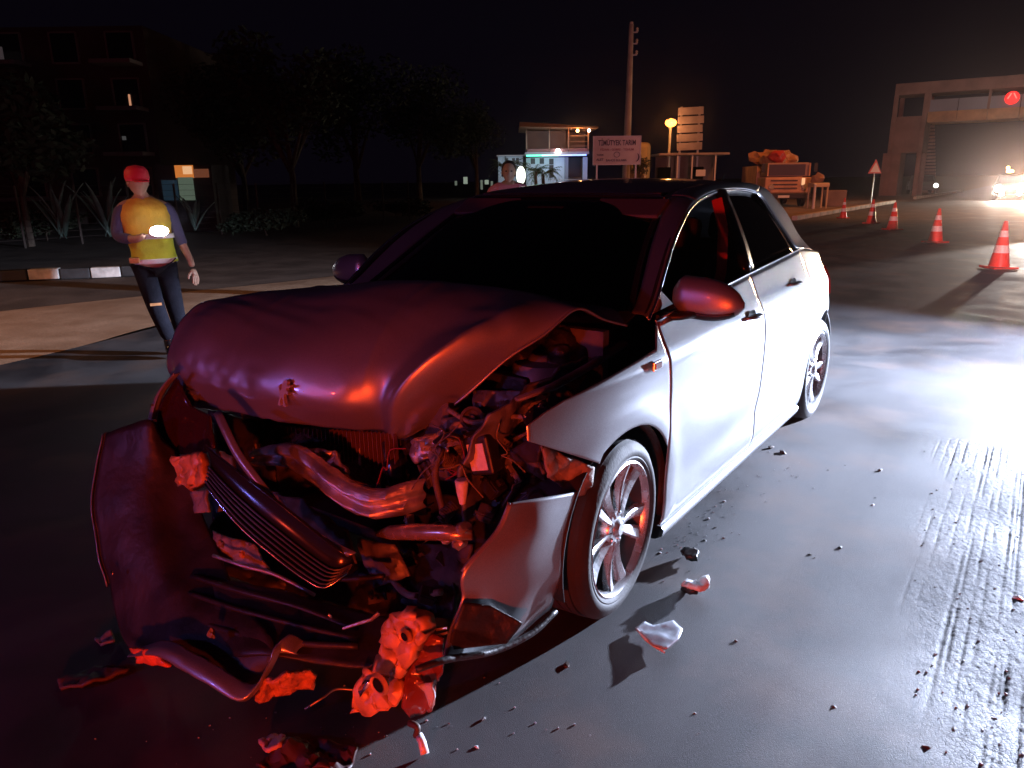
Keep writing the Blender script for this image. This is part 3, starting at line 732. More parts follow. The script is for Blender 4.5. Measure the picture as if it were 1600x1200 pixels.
# crushed radiator pack
crumple(ip((395, 668, .40), (620, 690, .30), (640, 760, .32), (560, 755, .40), (450, 705, .44), (400, 700, .44)), .03, .014, 4, 12, 1, 'radiator', mat('radiator_core', (.09, .05, .045), .6, .3, var=.5, vscale=60, bump=.8, bscale=150))
crumple(ip((330, 640, .46), (400, 660, .44), (410, 720, .46), (350, 720, .48)), .03, .012, 3, 12, 2, 'fan_shroud', BLACKP)
# bent aluminium crash beam
bm_pts = ip((398, 715, .56), (440, 712, .57), (470, 722, .58), (505, 748, .58), (545, 776, .57), (585, 790, .55), (625, 782, .50), (668, 770, .42))
P = []
for i, q in enumerate(bm_pts):
    hh = [.030, .040, .044, .046, .048, .052, .056, .05][i]
    j = Vector((0, 0, .010*noise.noise(q*20)))
    P.append([q+Vector((-.03, 0, hh))+j, q+Vector((0, 0, hh))+j, q+Vector((.022, 0, hh*.45)), q+Vector((.004, 0, .0)), q+Vector((.024, 0, -hh*.5)), q+Vector((0, 0, -hh))-j, q+Vector((-.03, 0, -hh))])
P = patch(P, 5, 3)
for r in P:
    for q in r: q += Vector((.010*noise.noise(q*24), 0, .006*noise.noise(q*30)))
MB().grid(P).build('crash_beam', ALU, CAR, solid=.004)
crumple(ip((470, 700, .50), (520, 705, .5), (545, 740, .52), (500, 745, .53), (462, 722, .53)), .02, .02, 4, 20, 5, 'beam_bracket', ALU)
# crossbar and intercooler pipe
pp = ip((590, 834, .52), (612, 832, .53), (650, 831, .53), (700, 832, .52), (738, 836, .50))
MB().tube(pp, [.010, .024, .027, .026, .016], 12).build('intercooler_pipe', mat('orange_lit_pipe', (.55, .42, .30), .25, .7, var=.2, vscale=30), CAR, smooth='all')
b = MB()
for u, v in ((700, 840), (718, 848), (725, 826)): 
    q = onc(u, v, X=.50); b.blob(q, (.03, .022, .02), 2, .2, u)
b.build('pipe_flange', ALU, CAR)
# warning sticker on a torn box, reservoirs, hoses
q = onc(745, 714, X=.42)
b = MB(); M = Matrix.Rotation(.25, 3, 'X') @ Matrix.Rotation(.12, 3, 'Z')
b.box((q.x-.035, q.y, q.z), (.06, .085, .125), M); bx_ = b.build('fuse_box', BLACKP, CAR, bevel=.008)
b = MB(); b.box((q.x-.002, q.y, q.z-.002), (.003, .060, .085), M); b.build('white_sticker', PAPER, bx_)
q = onc(722, 768, X=.46); b = MB(); b.lathe([(0, -.045), (.010, -.04), (.018, 0), (.022, .035), (.018, .04), (0, .04)], q, 'Z', 12); b.build('relay_cap', PAPER, CAR, smooth=True)
q0 = ip((566, 672, .36), (567, 700, .37)); q1 = ip((566, 700, .37), (565, 722, .38), (563, 745, .385))
MB().tube(q1, [.013, .014, .009], 10).build('orange_dipstick_tube', PAPER, CAR, smooth='all')
b = MB()
for k in range(5): b.blob(q0[0].lerp(q0[1], k/4), .011, 1, .1, k)
b.build('corrugated_hose', DARKM, CAR)
q = onc(620, 733, X=.36); b = MB(); b.lathe([(0, .05), (.035, .048), (.048, .03), (.05, -.04), (.04, -.05), (0, -.05)], q, 'Z', 20); b.build('oil_filter', GLOSSB, CAR, smooth=True)
b = MB()
MB().tube(ip((600, 690, .38), (605, 720, .39), (598, 760, .41), (610, 800, .43)), .010, 8).build('coolant_hose', BLACKP, CAR, smooth='all')
q = onc(403, 712, X=.54); b.blob(q, (.02, .028, .026), 2, .35, 3, 5); b.build('horn', LAMPW, CAR)
# twisted hoses and cables
rs = random.Random(12)
hose_pts = [((680, 690, .38), (700, 680, .40), (722, 690, .38), (730, 730, .36), (715, 770, .38)), ((690, 700, .42), (680, 740, .44), (690, 790, .44), (700, 820, .42)),
            ((640, 860, .42), (670, 900, .45), (700, 905, .44), (760, 850, .36)), ((760, 640, .10), (790, 600, .0), (840, 560, -.05), (900, 530, -.1)),
            ((770, 690, .30), (800, 680, .28), (830, 700, .3), (850, 740, .34)), ((700, 640, .30), (740, 660, .3), (790, 650, .3), (840, 655, .32)),
            ((430, 860, .66), (470, 890, .68), (530, 905, .66), (600, 900, .62)), ((250, 880, .9), (290, 905, .9), (330, 900, .88)), ((600, 860, .5), (610, 900, .52), (640, 930, .56), (690, 925, .54)),
            ((820, 745, .30), (800, 770, .34), (780, 810, .36), (790, 850, .34)), ((860, 720, .26), (880, 760, .25), (870, 800, .26)), ((660, 640, .2), (690, 620, .1), (720, 640, .05), (760, 600, -.02))]
for k, hp in enumerate(hose_pts):
    MB().tube(cr_interp(ip(*hp), 6), rs.uniform(.006, .014), 8).build('hose' if k % 2 else 'cable', [BLACKP, DARKM, MIDM][k % 3], CAR, smooth='all')
# broken modules, motors and brackets that fill the open corner
def rotr(k): 
    r_ = random.Random(int(k*37)); return Matrix.Rotation(r_.uniform(-.7, .7), 3, 'X') @ Matrix.Rotation(r_.uniform(-.6, .6), 3, 'Y') @ Matrix.Rotation(r_.uniform(-.8, .8), 3, 'Z')
def module(kind, u, v, x, sz, k, m):
    q = onc(u, v, X=x); M = rotr(k+1); b = MB()
    if kind == 'box':
        b.box((0, 0, 0), (sz*1.1, sz*1.5, sz*1.2), M); b.box(M @ Vector((sz*.62, 0, 0)), (sz*.14, sz*1.3, sz*1.0), M); b.box(M @ Vector((0, sz*.2, sz*.75)), (sz*.5, sz*.5, sz*.35), M)
        for sy in (-1, 1): b.box(M @ Vector((.2*sz, sy*sz*.9, -.3*sz)), (sz*.5, sz*.35, sz*.12), M)
        o = b.build('control_module', m, CAR, bevel=sz*.06)
    elif kind == 'motor':
        pr = []
        for i in range(7): pr += [(sz*.75, -sz+sz*.25*i), (sz*.75, -sz+sz*.25*i+sz*.13), (sz*.62, -sz+sz*.25*i+sz*.14), (sz*.62, -sz+sz*.25*i+sz*.24)]
        b.lathe([(0, -sz*1.05), (sz*.6, -sz*1.02)]+pr+[(sz*.3, sz*.85), (sz*.3, sz*1.0), (sz*.48, sz*1.02), (sz*.42, sz*1.12), (sz*.48, sz*1.22), (sz*.1, sz*1.25), (0, sz*1.25)], axis='X', n=20, M=M)
        o = b.build('ribbed_motor', m, CAR, smooth=True)
    elif kind == 'pulley':
        b.lathe([(0, .012), (sz*.25, .014), (sz*.3, .004), (sz*.7, .004), (sz*.78, .016), (sz, .016), (sz*.9, .006), (sz, -.004), (sz*.9, -.012), (sz, -.02), (0, -.02)], axis='X', n=26, M=M); o = b.build('belt_pulley', m, CAR, smooth=True)
    else:
        b.box((0, 0, 0), (.004, sz*1.8, sz*.8), M); b.box(M @ Vector((sz*.3, sz*.85, 0)), (sz*.6, .004, sz*.8), M); b.box(M @ Vector((.0, -sz*.6, sz*.6)), (.004, sz*.5, sz*.7), M)
        for yy in (-.5, .1, .6): b.lathe([(0, .012), (sz*.10, .012), (sz*.10, 0)], M @ Vector((.0, sz*yy, 0)), 'X', 6, M=M)
        o = b.build('steel_bracket', m, CAR)
    o.location = q
mods = [('motor', 690, 715, .36, .042, MIDM), ('pulley', 668, 742, .40, .045, DARKM), ('bracket', 705, 690, .36, .04, MIDM), ('box', 655, 792, .42, .036, DARKM), ('motor', 700, 800, .44, .030, DARKM), ('bracket', 640, 812, .46, .04, MIDM),
        ('box', 772, 760, .34, .045, BLACKP), ('bracket', 802, 738, .33, .05, MIDM), ('motor', 838, 776, .30, .040, DARKM), ('box', 760, 802, .40, .036, DARKM), ('bracket', 820, 822, .30, .05, DARKM), ('box', 862, 770, .24, .034, BLACKP),
        ('motor', 730, 872, .40, .045, DARKM), ('bracket', 680, 875, .45, .05, MIDM), ('box', 618, 882, .5, .036, BLACKP), ('box', 785, 565, .02, .055, BLACKP), ('bracket', 850, 640, .16, .055, PRIMER), ('box', 900, 600, .0, .05, BLACKP),
        ('motor', 800, 642, .2, .045, DARKM), ('pulley', 738, 655, .28, .04, DARKM), ('bracket', 345, 785, .72, .035, MIDM), ('box', 382, 802, .70, .03, DARKM), ('bracket', 350, 745, .66, .03, MIDM), ('box', 668, 930, .55, .036, BLACKP), ('bracket', 590, 935, .58, .035, DARKM),
        ('bracket', 790, 690, .32, .03, MIDM), ('pulley', 720, 830, .42, .026, MIDM), ('bracket', 670, 700, .37, .03, ALU), ('box', 850, 560, -.04, .045, BLACKP), ('bracket', 925, 560, -.1, .05, PRIMER), ('box', 640, 700, .33, .03, BLACKP)]
for k, (kd, u, v, x, r, m) in enumerate(mods): module(kd, u, v, x, r, k, m)
# thin wiring loom strands
rw = random.Random(8)
WIRE = [mat('wire_black', (.02, .02, .02), .5), mat('wire_red', (.2, .02, .02), .5), mat('wire_grey', (.12, .12, .12), .5), mat('wire_yellow', (.2, .14, .03), .5)]
for k in range(12):
    u, v = rw.uniform(610, 880), rw.uniform(640, 900); x = .5-(u-600)/280*.22+.03; pts = []
    for j in range(6):
        pts.append(tuple(onc(u, v, X=x))); u += rw.uniform(-26, 26); v += rw.uniform(-8, 34)
    if u > 900 or v > 960: continue
    MB().tube(cr_interp(pts, 5), rw.choice([.002, .0025, .003]), 5).build('loose_wire', WIRE[k % 4], CAR, smooth='all')
# cooling fins of the radiator showing under the hood lip
b = MB()
for k in range(34):
    a1 = onc(400+k*6.6, 672+k*.5, X=.385); b.box((a1.x, a1.y, a1.z-.04), (.02, .0022, .13))
b.build('radiator_fins', mat('fin_metal', (.22, .12, .10), .5, .5), CAR)
plates = [((690, 655, .30), (760, 645, .24), (775, 690, .28), (720, 720, .32)), ((790, 690, .30), (850, 660, .28), (862, 700, .28), (850, 760, .28), (800, 745, .32)), ((640, 690, .34), (690, 670, .34), (700, 705, .37), (650, 725, .38)),
          ((770, 800, .36), (870, 700, .24), (895, 760, .2), (880, 800, .2), (790, 860, .34)), ((560, 840, .50), (620, 850, .50), (640, 900, .52), (580, 920, .55)), ((650, 850, .46), (740, 850, .42), (730, 930, .46), (660, 940, .50)),
          ((845, 695, .40), (925, 727, .20), (915, 760, .2), (895, 775, .25), (850, 740, .36)), ((770, 560, .06), (880, 510, -.08), (960, 540, -.2), (860, 610, .1)), ((740, 610, .2), (860, 612, .15), (850, 680, .2), (760, 700, .26)),
          ((400, 760, .62), (470, 780, .60), (540, 830, .58), (560, 880, .60), (480, 850, .62)), ((330, 830, .78), (400, 850, .76), (420, 900, .78), (350, 880, .8))]
for k, pl in enumerate(plates):
    crumple(ip(*pl), .008, .02, 4, 10, k*2.1, 'torn_sheet', [PRIMER, DARKM, MIDM, BLACKP][k % 4] if k not in (2,) else ALU)
# black backing deep in the bay so that no road shows through
b = MB(); b.box((.0, 0, .42), (.5, 1.0, .36)); b.box((.22, -.35, .52), (.10, .6, .4)); b.build('subframe', BLACKP, CAR, bevel=.02)
crumple(ip((325, 745, .50), (420, 790, .48), (560, 880, .44), (720, 870, .40), (705, 965, .55), (480, 945, .62), (335, 890, .66)), .01, .03, 4, 7, 33, 'dark_filler_sheet', BLACKP)  # added dark filler sheet, hides the lit road behind the gap
# left headlamp remains
crumple(ip((818, 650, .36), (850, 625, .33), (862, 640, .33), (858, 690, .38), (848, 700, .40), (826, 668, .38)), .03, .008, 3, 12, 9, 'broken_headlamp', GLOSSB)
b = MB(); b.blob(onc(822, 652, X=.37), (.01, .012, .012), 1, .2, 2); b.build('lamp_shard', CHROME, CAR)
crumple(ip((795, 705, .34), (835, 682, .34), (850, 690, .34), (842, 722, .34), (800, 722, .34)), .02, .006, 3, 12, 9.5, 'lamp_bracket', BLACKP)

# ---- silver corner of the front bumper hanging beside the wheel
rows = []
rear = [(.372*math.cos(a), .865, .316+.372*math.sin(a)) for a in [math.radians(d) for d in (41, 28, 14, 0, -14, -24)]]
rear = [(x, y-(.03 if i > 3 else 0)*(i-3), z) for i, (x, y, z) in enumerate(rear)]
front = [tuple(onc(u, v, X=x)) for u, v, x in ((797, 786, .53), (775, 832, .58), (722, 893, .68), (720, 936, .68), (700, 985, .74), (692, 1028, .80))]
midp = [tuple(onc(u, v, X=x)) for u, v, x in ((850, 777, .42), (838, 825, .47), (805, 880, .54), (800, 930, .55), (790, 980, .58), (768, 1020, .62))]
for r, m_, f in zip(rear, midp, front): rows.append([f, m_, r])
G2 = patch(rows, 12, 8)
for i, row in enumerate(G2):
    for q in row: q += Vector((.4, .8, 0))*(.006*noise.noise(q*6))
bc = MB().grid(G2).build('bumper_corner', PAINT, CAR, smooth='all', solid=.006, off=1)
MB().tube([r[0] for r in G2[:17]], .006, 6).build('torn_edge', PAINT, bc, smooth='all')
fl = [[r[-1], r[-1]+Vector((.0, -.018, .0))+(Vector((0, 0, .316))+Vector((0, r[-1].y, 0))-r[-1])*.05, r[-1]+Vector((0, -.05, 0))] for r in G2]
MB().grid(fl).build('arch_flange', PAINT, bc, smooth='all', solid=.004)
crumple([onc(u, v, X=x)+Vector((.012, .012, 0)) for u, v, x in ((722, 936, .68), (765, 940, .62), (815, 968, .56), (790, 1000, .60), (700, 1010, .76), (706, 975, .72))], .006, .004, 3, 12, 4, 'fog_lamp_insert', BLACKP, bc)
MB().tube(cr_interp([onc(u, v, X=x) for u, v, x in ((650, 1046, .88), (700, 1030, .80), (770, 1018, .64), (830, 990, .50), (868, 955, .38))], 5), .010, 8).build('lower_lip', BLACKP, bc, smooth='all')

# ---- black bumper shell swung forward on the far side
SR = [[(165, 676, .86), (200, 664, .82), (236, 655, .78), (262, 690, .74), (300, 740, .72)],
      [(154, 735, .92), (190, 730, .88), (232, 730, .83), (275, 770, .79), (320, 810, .76)],
      [(149, 800, .98), (185, 800, .95), (232, 805, .90), (285, 840, .85), (345, 868, .82)],
      [(158, 862, 1.02), (195, 872, 1.0), (245, 880, .96), (300, 905, .92), (370, 930, .90)],
      [(172, 925, 1.05), (205, 935, 1.04), (260, 945, 1.02), (330, 970, 1.0), (420, 985, .97)],
      [(183, 975, 1.08), (215, 990, 1.08), (275, 1005, 1.08), (340, 1035, 1.07), (425, 1030, 1.02)],
      [(200, 1014, 1.12), (240, 1018, 1.12), (300, 1040, 1.12), (360, 1075, 1.10), (420, 1060, 1.02)]]
SR = [[tuple(onc(u, v, X=x)) for u, v, x in r] for r in SR]
G3 = patch(SR, 8, 6)
for r in G3:
    for q in r: q += Vector((.012*noise.noise(q*7), 0, .008*noise.noise(q*9)))
BSH = mat('bumper_inner_plastic', (.032, .028, .028), .5, var=.4, vscale=6, bump=.5, bscale=25)
sh = MB().grid(G3).build('bumper_shell', BSH, CAR, smooth='all', solid=.006)
ed = [r[0] for r in G3[:24]]
P = [[q+Vector((.012, 0, 0)), q+Vector((.010, -.010, 0)), q+Vector((-.004, -.016-.012*max(0, math.sin(i*.25)), 0)), q+Vector((-.03, -.012, 0))] for i, q in enumerate(ed)]
MB().grid(P).build('painted_outer_edge', PAINT, sh, smooth='all', solid=.004)
q = [onc(u, v, X=.985) for u, v in ((150, 812), (156, 830), (160, 850), (163, 862))]
MB().tube([a+Vector((.004, 0, 0)) for a in q], [.010, .022, .022, .008], 10, flat=.6).build('dented_edge_flap', PAINT, sh, smooth='all')
# lower centre of the bumper with its air-intake bars
SR = [[(330, 905, .90), (400, 915, .86), (480, 935, .80), (560, 955, .74), (640, 975, .70)],
      [(335, 960, .98), (405, 965, .94), (485, 975, .88), (570, 990, .80), (650, 1010, .76)],
      [(345, 1030, 1.06), (420, 1020, 1.02), (500, 1035, .94), (580, 1040, .87), (660, 1060, .82)]]
G4 = patch([[tuple(onc(u, v, X=x)) for u, v, x in r] for r in SR], 8, 6)
for r in G4:
    for q in r: q += Vector((.014*noise.noise(q*9), 0, .01*noise.noise(q*8)))
MB().grid(G4).build('lower_intake', BLACKP, CAR, smooth='all', solid=.008)
for k, (pts, r, m) in enumerate([(((333, 868, .86), (380, 884, .84), (430, 898, .80), (492, 930, .76)), .006, ALU), (((300, 900, .92), (380, 925, .90), (470, 950, .85), (560, 985, .80)), .009, BLACKP),
                                 (((280, 960, 1.0), (370, 990, 1.0), (470, 1005, .94), (560, 1010, .86)), .010, BLACKP), (((290, 925, .96), (380, 955, .95), (470, 978, .9), (560, 1000, .84)), .008, BLACKP)]):
    MB().tube(cr_interp(ip(*pts), 6), r, 8).build('intake_bar', m, CAR, smooth='all')
# painted lower lip, bent into a V near the ground
vl = [(205, 1022, 1.15), (250, 1018, 1.15), (290, 1040, 1.15), (330, 1062, 1.14), (378, 1088, 1.12), (405, 1070, 1.08), (425, 1035, 1.03), (440, 1012, .99), (468, 1018, .96)]
wv = [.006, .016, .017, .017, .015, .012, .015, .022, .008]
P = []
for (u, v, x), h in zip(vl, wv):
    q = onc(u, v, X=x); q.z = max(q.z, .035)
    P.append([q+Vector((-.03, 0, h*1.3)), q+Vector((0, 0, h)), q+Vector((.016, .004, 0)), q+Vector((.004, 0, -h*1.1))])
G5 = patch(P, 6, 4)
for r in G5:
    for q in r: q += Vector((.004*noise.noise(q*30), 0, .003*noise.noise(q*40)))
MB().grid(G5).build('painted_lower_lip', PAINT, CAR, smooth='all', solid=.004)
crumple(ip((205, 1012, 1.15), (235, 1014, 1.15), (268, 1040, 1.14), (215, 1036, 1.16)), .012, .008, 4, 25, 8, 'broken_reflector', mat('orange_reflector', (.75, .16, .05), .3, bump=.6, bscale=90), CAR)
crumple(ip((398, 1090, 1.09), (420, 1060, 1.06), (448, 1048, 1.02), (495, 1058, .95), (490, 1072, .95), (440, 1086, 1.02), (410, 1096, 1.07)), .014, .014, 4, 22, 11, 'foam_absorber', mat('foam_absorber', (.50, .22, .12), .8, var=.3, vscale=40, bump=.8, bscale=80), CAR)
# ---- grille hanging down diagonally, chrome lower edge, bluish upper edge
gl_low = [(322, 756, .86), (350, 792, .86), (385, 830, .85), (430, 868, .83), (480, 905, .80), (510, 917, .78), (545, 893, .72)]
gl_up = [(318, 695, .80), (345, 718, .80), (388, 750, .79), (440, 790, .77), (500, 838, .74), (530, 860, .72), (547, 872, .70)]
P = []
for a, c in zip(gl_low, gl_up):
    pa, pc = onc(*a[:2], X=a[2]), onc(*c[:2], X=c[2])
    P.append([pa.lerp(pc, k/4)+Vector((-.02*math.sin(PI*k/4), 0, 0)) for k in range(5)])
GP = patch(P, 6, 3)
gr = MB().grid(GP).build('grille', GLOSSB, CAR, smooth='all', solid=.01)
for k in range(2, 12, 2):
    MB().tube([r[k]+Vector((.008, 0, 0)) for r in GP], .0035, 6).build('grille_slat', BLACKP, gr)
MB().tube([r[0]+Vector((.004, 0, 0)) for r in GP], .0045, 8).build('chrome_strip', CHROME, gr, smooth='all')
up = [(338, 645, .74), (350, 672, .76), (368, 708, .77), (392, 742, .77), (425, 785, .76), (450, 815, .75), (480, 832, .73), (520, 855, .71), (548, 868, .70)]
P = []
for i, a in enumerate(up):
    q = onc(*a[:2], X=a[2]); P.append([q+Vector((-.01, .015, .012)), q+Vector((.006, .006, .006)), q+Vector((.006, -.008, -.006)), q+Vector((-.01, -.014, -.012))])
MB().grid(patch(P, 5, 3)).build('grille_surround', PAINT, CAR, smooth='all', solid=.004)
# ---- far headlamp: curved housing with grey lower edge, torn mounting block
arc = [(270, 585, .70), (248, 612, .72), (236, 640, .74), (232, 668, .75), (236, 695, .76), (246, 722, .77), (258, 742, .77), (275, 758, .77)]
wa = [.006, .008, .011, .011, .011, .016, .022, .024]
P = []
for i, (a, h) in enumerate(zip(arc, wa)):
    q = onc(*a[:2], X=a[2]); P.append([q+Vector((-.03, -.004, 0)), q+Vector((0, -.004, 0)), q+Vector((.006, h*.7, .0)), q+Vector((0, h*2.0, h*.6))])
MB().grid(patch(P, 5, 3)).build('headlamp_rim', mat('grey_lamp_rim', (.22, .25, .27), .22, .3), CAR, smooth='all', solid=.004)
cn = ip((275, 590, .66), (300, 635, .66), (330, 650, .66), (335, 700, .70), (318, 708, .70), (275, 710, .72), (248, 690, .72), (246, 640, .70))
crumple(cn, .01, .004, 3, 8, 14, 'headlamp_lens', mat('smoked_lens', (.035, .012, .012), .14), CAR, smooth=True)
b = MB(); b.box(onc(242, 657, X=.76), (.008, .014, .006)); b.box(onc(237, 633, X=.755), (.008, .010, .006)); b.build('lamp_clip', CHROME, CAR)
crumple(ip((275, 714, .76), (318, 708, .76), (322, 752, .78), (300, 766, .78), (280, 752, .78)), .03, .012, 4, 26, 15, 'torn_mounting', LAMPW, CAR)
crumple(ip((300, 768, .80), (325, 765, .80), (330, 800, .82), (305, 802, .82)), .01, .008, 3, 20, 16, 'mounting_bracket', MIDM, CAR)
crumple(ip((343, 705, .70), (366, 716, .70), (368, 742, .71), (352, 728, .71)), .015, .01, 3, 26, 17, 'torn_mounting', LAMPW, CAR)
for k, (u, v, x, r, m) in enumerate([(235, 893, .96, .010, LAMPW), (295, 908, .92, .006, LAMPW), (378, 866, .86, .008, LAMPW), (345, 850, .84, .010, MIDM), (515, 963, .86, .005, CHROME), (330, 990, 1.06, .010, MIDM), (175, 895, 1.06, .005, CHROME)]):
    q = onc(u, v, X=x); b = MB(); b.blob((0, 0, 0), (r, r*1.3, r*1.5), 2, .3, k); o = b.build('bolt_stub' if r < .007 else 'clip_fragment', m, CAR); o.location = q
crumple(ip((252, 900, .95), (270, 905, .95), (285, 950, .97), (262, 955, .98)), .006, .006, 3, 20, 18, 'blue_grey_bracket', mat('blue_grey_plastic', (.12, .13, .2), .4), CAR)
MB().tube(ip((268, 922, .94), (280, 930, .94), (295, 942, .94)), .003, 6).build('loose_wire', LAMPW, CAR)
# ---- near headlamp unit, fallen out and hanging to the ground
hp = [(614, 958, .80), (645, 953, .79), (668, 966, .78), (672, 992, .79), (655, 1015, .81), (648, 1032, .82), (628, 1052, .84), (634, 1075, .85), (622, 1100, .87), (590, 1112, .90), (552, 1110, .92), (558, 1072, .91), (572, 1045, .88), (600, 1028, .86), (596, 1002, .84), (604, 985, .82)]
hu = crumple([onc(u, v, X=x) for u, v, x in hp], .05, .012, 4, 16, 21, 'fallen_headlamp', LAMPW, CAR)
for (u, v, x), r in (((633, 994, .835), .014), ((592, 1070, .93), .022)):
    q = onc(u, v, X=x); b = MB(); b.lathe([(r*1.5, -.004), (r*1.25, .007), (r, .004), (r*.9, -.02), (0, -.022)], (0, 0, 0), 'X', 20); o = b.build('bulb_socket', LAMPW, hu, smooth=True); o.location = q
    b = MB(); b.lathe([(0, 0), (r*.88, 0)], (0, 0, 0), 'X', 16); o = b.build('bulb_hole', GLOSSB, hu); o.location = q+Vector((.004, 0, 0))
crumple(ip((668, 985, .77), (694, 995, .75), (692, 1050, .78), (680, 1070, .80), (676, 1108, .82), (640, 1118, .85), (628, 1100, .87), (632, 1060, .85), (652, 1030, .81)), .02, .014, 4, 14, 22, 'headlamp_glass', mat('red_brown_lens', (.20, .05, .04), .18), hu)
crumple(ip((655, 1068, .84), (676, 1066, .83), (680, 1090, .83), (672, 1108, .84), (664, 1080, .84)), .008, .008, 4, 30, 23, 'clear_cover_shard', mat('milky_plastic', (.5, .48, .5), .25), hu)
crumple(ip((552, 1108, .935), (558, 1098, .93), (574, 1075, .92), (580, 1062, .91), (572, 1062, .91), (556, 1082, .925)), .006, .004, 3, 30, 24, 'reflector_rim', CHROME, hu)
MB().tube(ip((536, 982, .88), (560, 974, .86), (580, 968, .84), (592, 958, .82)), [.004, .005, .005, .007], 6).build('torn_strip', ALU, CAR)
for (u, v), (u2, v2) in (((682, 984), (699, 981)), ((681, 994), (700, 988))):
    MB().tube(ip((u, v, .76), (u2, v2, .75)), .004, 6).build('brass_pin', mat('brass', (.7, .5, .2), .3, .9), CAR)
# ================================================================= SURROUNDINGS
# ---- traffic cones
CONE_R = mat('cone_red_plastic', (.72, .045, .02), .4, var=.12, vscale=14)
CONE_W = mat('cone_reflective_band', (.80, .78, .74), .3, var=.1, vscale=30)
def cone_proto():
    r = empty('traffic_cone', (0, 0, 0))
    b = MB(); b.box((0, 0, .018), (.40, .40, .034)); b.build('base', mat('cone_base_plastic', (.50, .05, .03), .5, var=.3, vscale=12), r, bevel=.01)
    rad = lambda z: .150-.122*(z-.034)/.716
    b = MB(); b.lathe([(rad(.034), .034), (rad(.74), .74), (.020, .75), (.0, .75)], n=32); b.build('cone_body', CONE_R, r, smooth=True)
    for z0, z1 in ((.25, .37), (.50, .60)):
        b = MB(); b.lathe([(rad(z0)+.002, z0), (rad(z1)+.002, z1)], n=32); b.build('reflective_band', CONE_W, r, smooth=True)
    return r
cp0 = cone_proto()
cone_info = [((1560, 419), 0, 'nearest and largest traffic cone, at the right edge beside the lit patch of road'), ((1461, 379), .4, 'second nearest traffic cone, alone between the nearest one and the group of three'),
             ((1394, 359), .1, 'traffic cone at the right end of the group of three near the kerb'), ((1361, 349), .7, 'middle traffic cone of the group of three, with a white top'), ((1317, 341), .2, 'farthest and smallest traffic cone, in front of the pale kerb')]
for i, ((u, v), rz, lb) in enumerate(cone_info):
    if i == 0: c = cp0
    else:
        c = cp0.copy(); COL.objects.link(c)
        for ch in cp0.children: d = ch.copy(); COL.objects.link(d); d.parent = c
    c.location = gp(u, v, .004); c.rotation_euler = (0, 0, rz)
    if i == 4: c.scale = (.8, .8, .95)
    tag(c, lb, 'traffic cone', 'traffic cones closing the lane')

# ---- kerbs
KW = mat('kerb_white_paint', (.62, .58, .52), .7, var=.3, vscale=7); KB = mat('kerb_black_paint', (.03, .03, .03), .7, var=.3, vscale=7); KC = mat('kerb_concrete', (.42, .36, .30), .8, var=.25, vscale=3, bump=.4)
def kerb(name, p, q, L, wd, h, mats, label):
    p, q = Vector(p), Vector(q); n = int((q-p).length/L); d = (q-p).normalized(); a = math.atan2(d.y, d.x)
    r = empty(name, p, a, label, 'kerb'); me = {}
    for i in range(n):
        m = mats[i % len(mats)]
        if m.name not in me:
            b = MB(); b.box((0, 0, h/2), (L-.02, wd, h)); o = b.build('kerb_block', m, r, bevel=.015); me[m.name] = o
        else:
            o = me[m.name].copy(); COL.objects.link(o)
        o.location = (L*(i+.5), random.uniform(-.008, .008), random.uniform(-.008, .004)); o.rotation_euler = (0, random.uniform(-.006, .006), random.uniform(-.008, .008))
    return r
kerb('painted_kerb', gp(-160, 446), gp(262, 428), .46, .18, .17, [KW, KB], 'kerb of alternating white and black painted blocks behind the officer')
kerb('concrete_kerb', (10.0, 26.3, 0), (21.6, 42.1, 0), 1.0, .2, .16, [KC], 'pale concrete kerb behind the farthest cones')
kerb('concrete_kerb', (25.6, 47.6, 0), (40.5, 67.5, 0), 1.0, .2, .16, [KC], 'more distant pale kerb, beyond the gap, in front of the footbridge')
# orange lit bare ground strip beyond the kerb
g = MB(); g.grid([[(9.4+k*3-4, 26.2+k*4.1+3-3, .006) if j else (9.75+k*2.93, 26.15+k*4.0, .006) for j in (0,)] + [(9.75+k*2.93-9, 26.15+k*4.0+7, .006)] for k in range(6)])
tag(g.build('verge', ground_mat('verge_earth', (.12, .08, .055), (.20, .13, .09), .9, .8, 40, .8)), kind='structure')

# ---- utility pole, boards, lamp
def pole():
    p = at(978, 275, 38); r = empty('utility_pole', (p.x, 38, 0), 0, 'tall pale concrete utility pole with insulators at the top', 'utility pole')
    pm = mat('pole_concrete', (.30, .27, .25), .85, var=.2, vscale=2)
    tp = at(981, 38, 38).z
    b = MB(); b.tube([(0, 0, 0), (.02, 0, tp*.5), (.06, 0, tp)], [.22, .17, .11], 12); b.build('shaft', pm, r, smooth=True)
    for dz in (.35, .85, 1.35):
        b = MB(); b.box((.16, 0, tp-dz), (.42, .05, .05)); br = b.build('bracket', mat('galv_steel', (.35, .35, .36), .45, .7), r)
        for x in (.34,): b = MB(); b.lathe([(0, .2), (.03, .19), (.07, .12), (.03, .10), (.07, .04), (.03, 0), (0, 0)], (x, 0, tp-dz+.02), 'Z', 12); b.build('insulator', mat('porcelain', (.45, .4, .36), .3), br)
    b = MB(); b.lathe([(0, .12), (.08, .1), (.09, 0), (0, 0)], (.06, 0, tp), 'Z', 12); b.build('insulator', MATS['porcelain'], r)
pole()
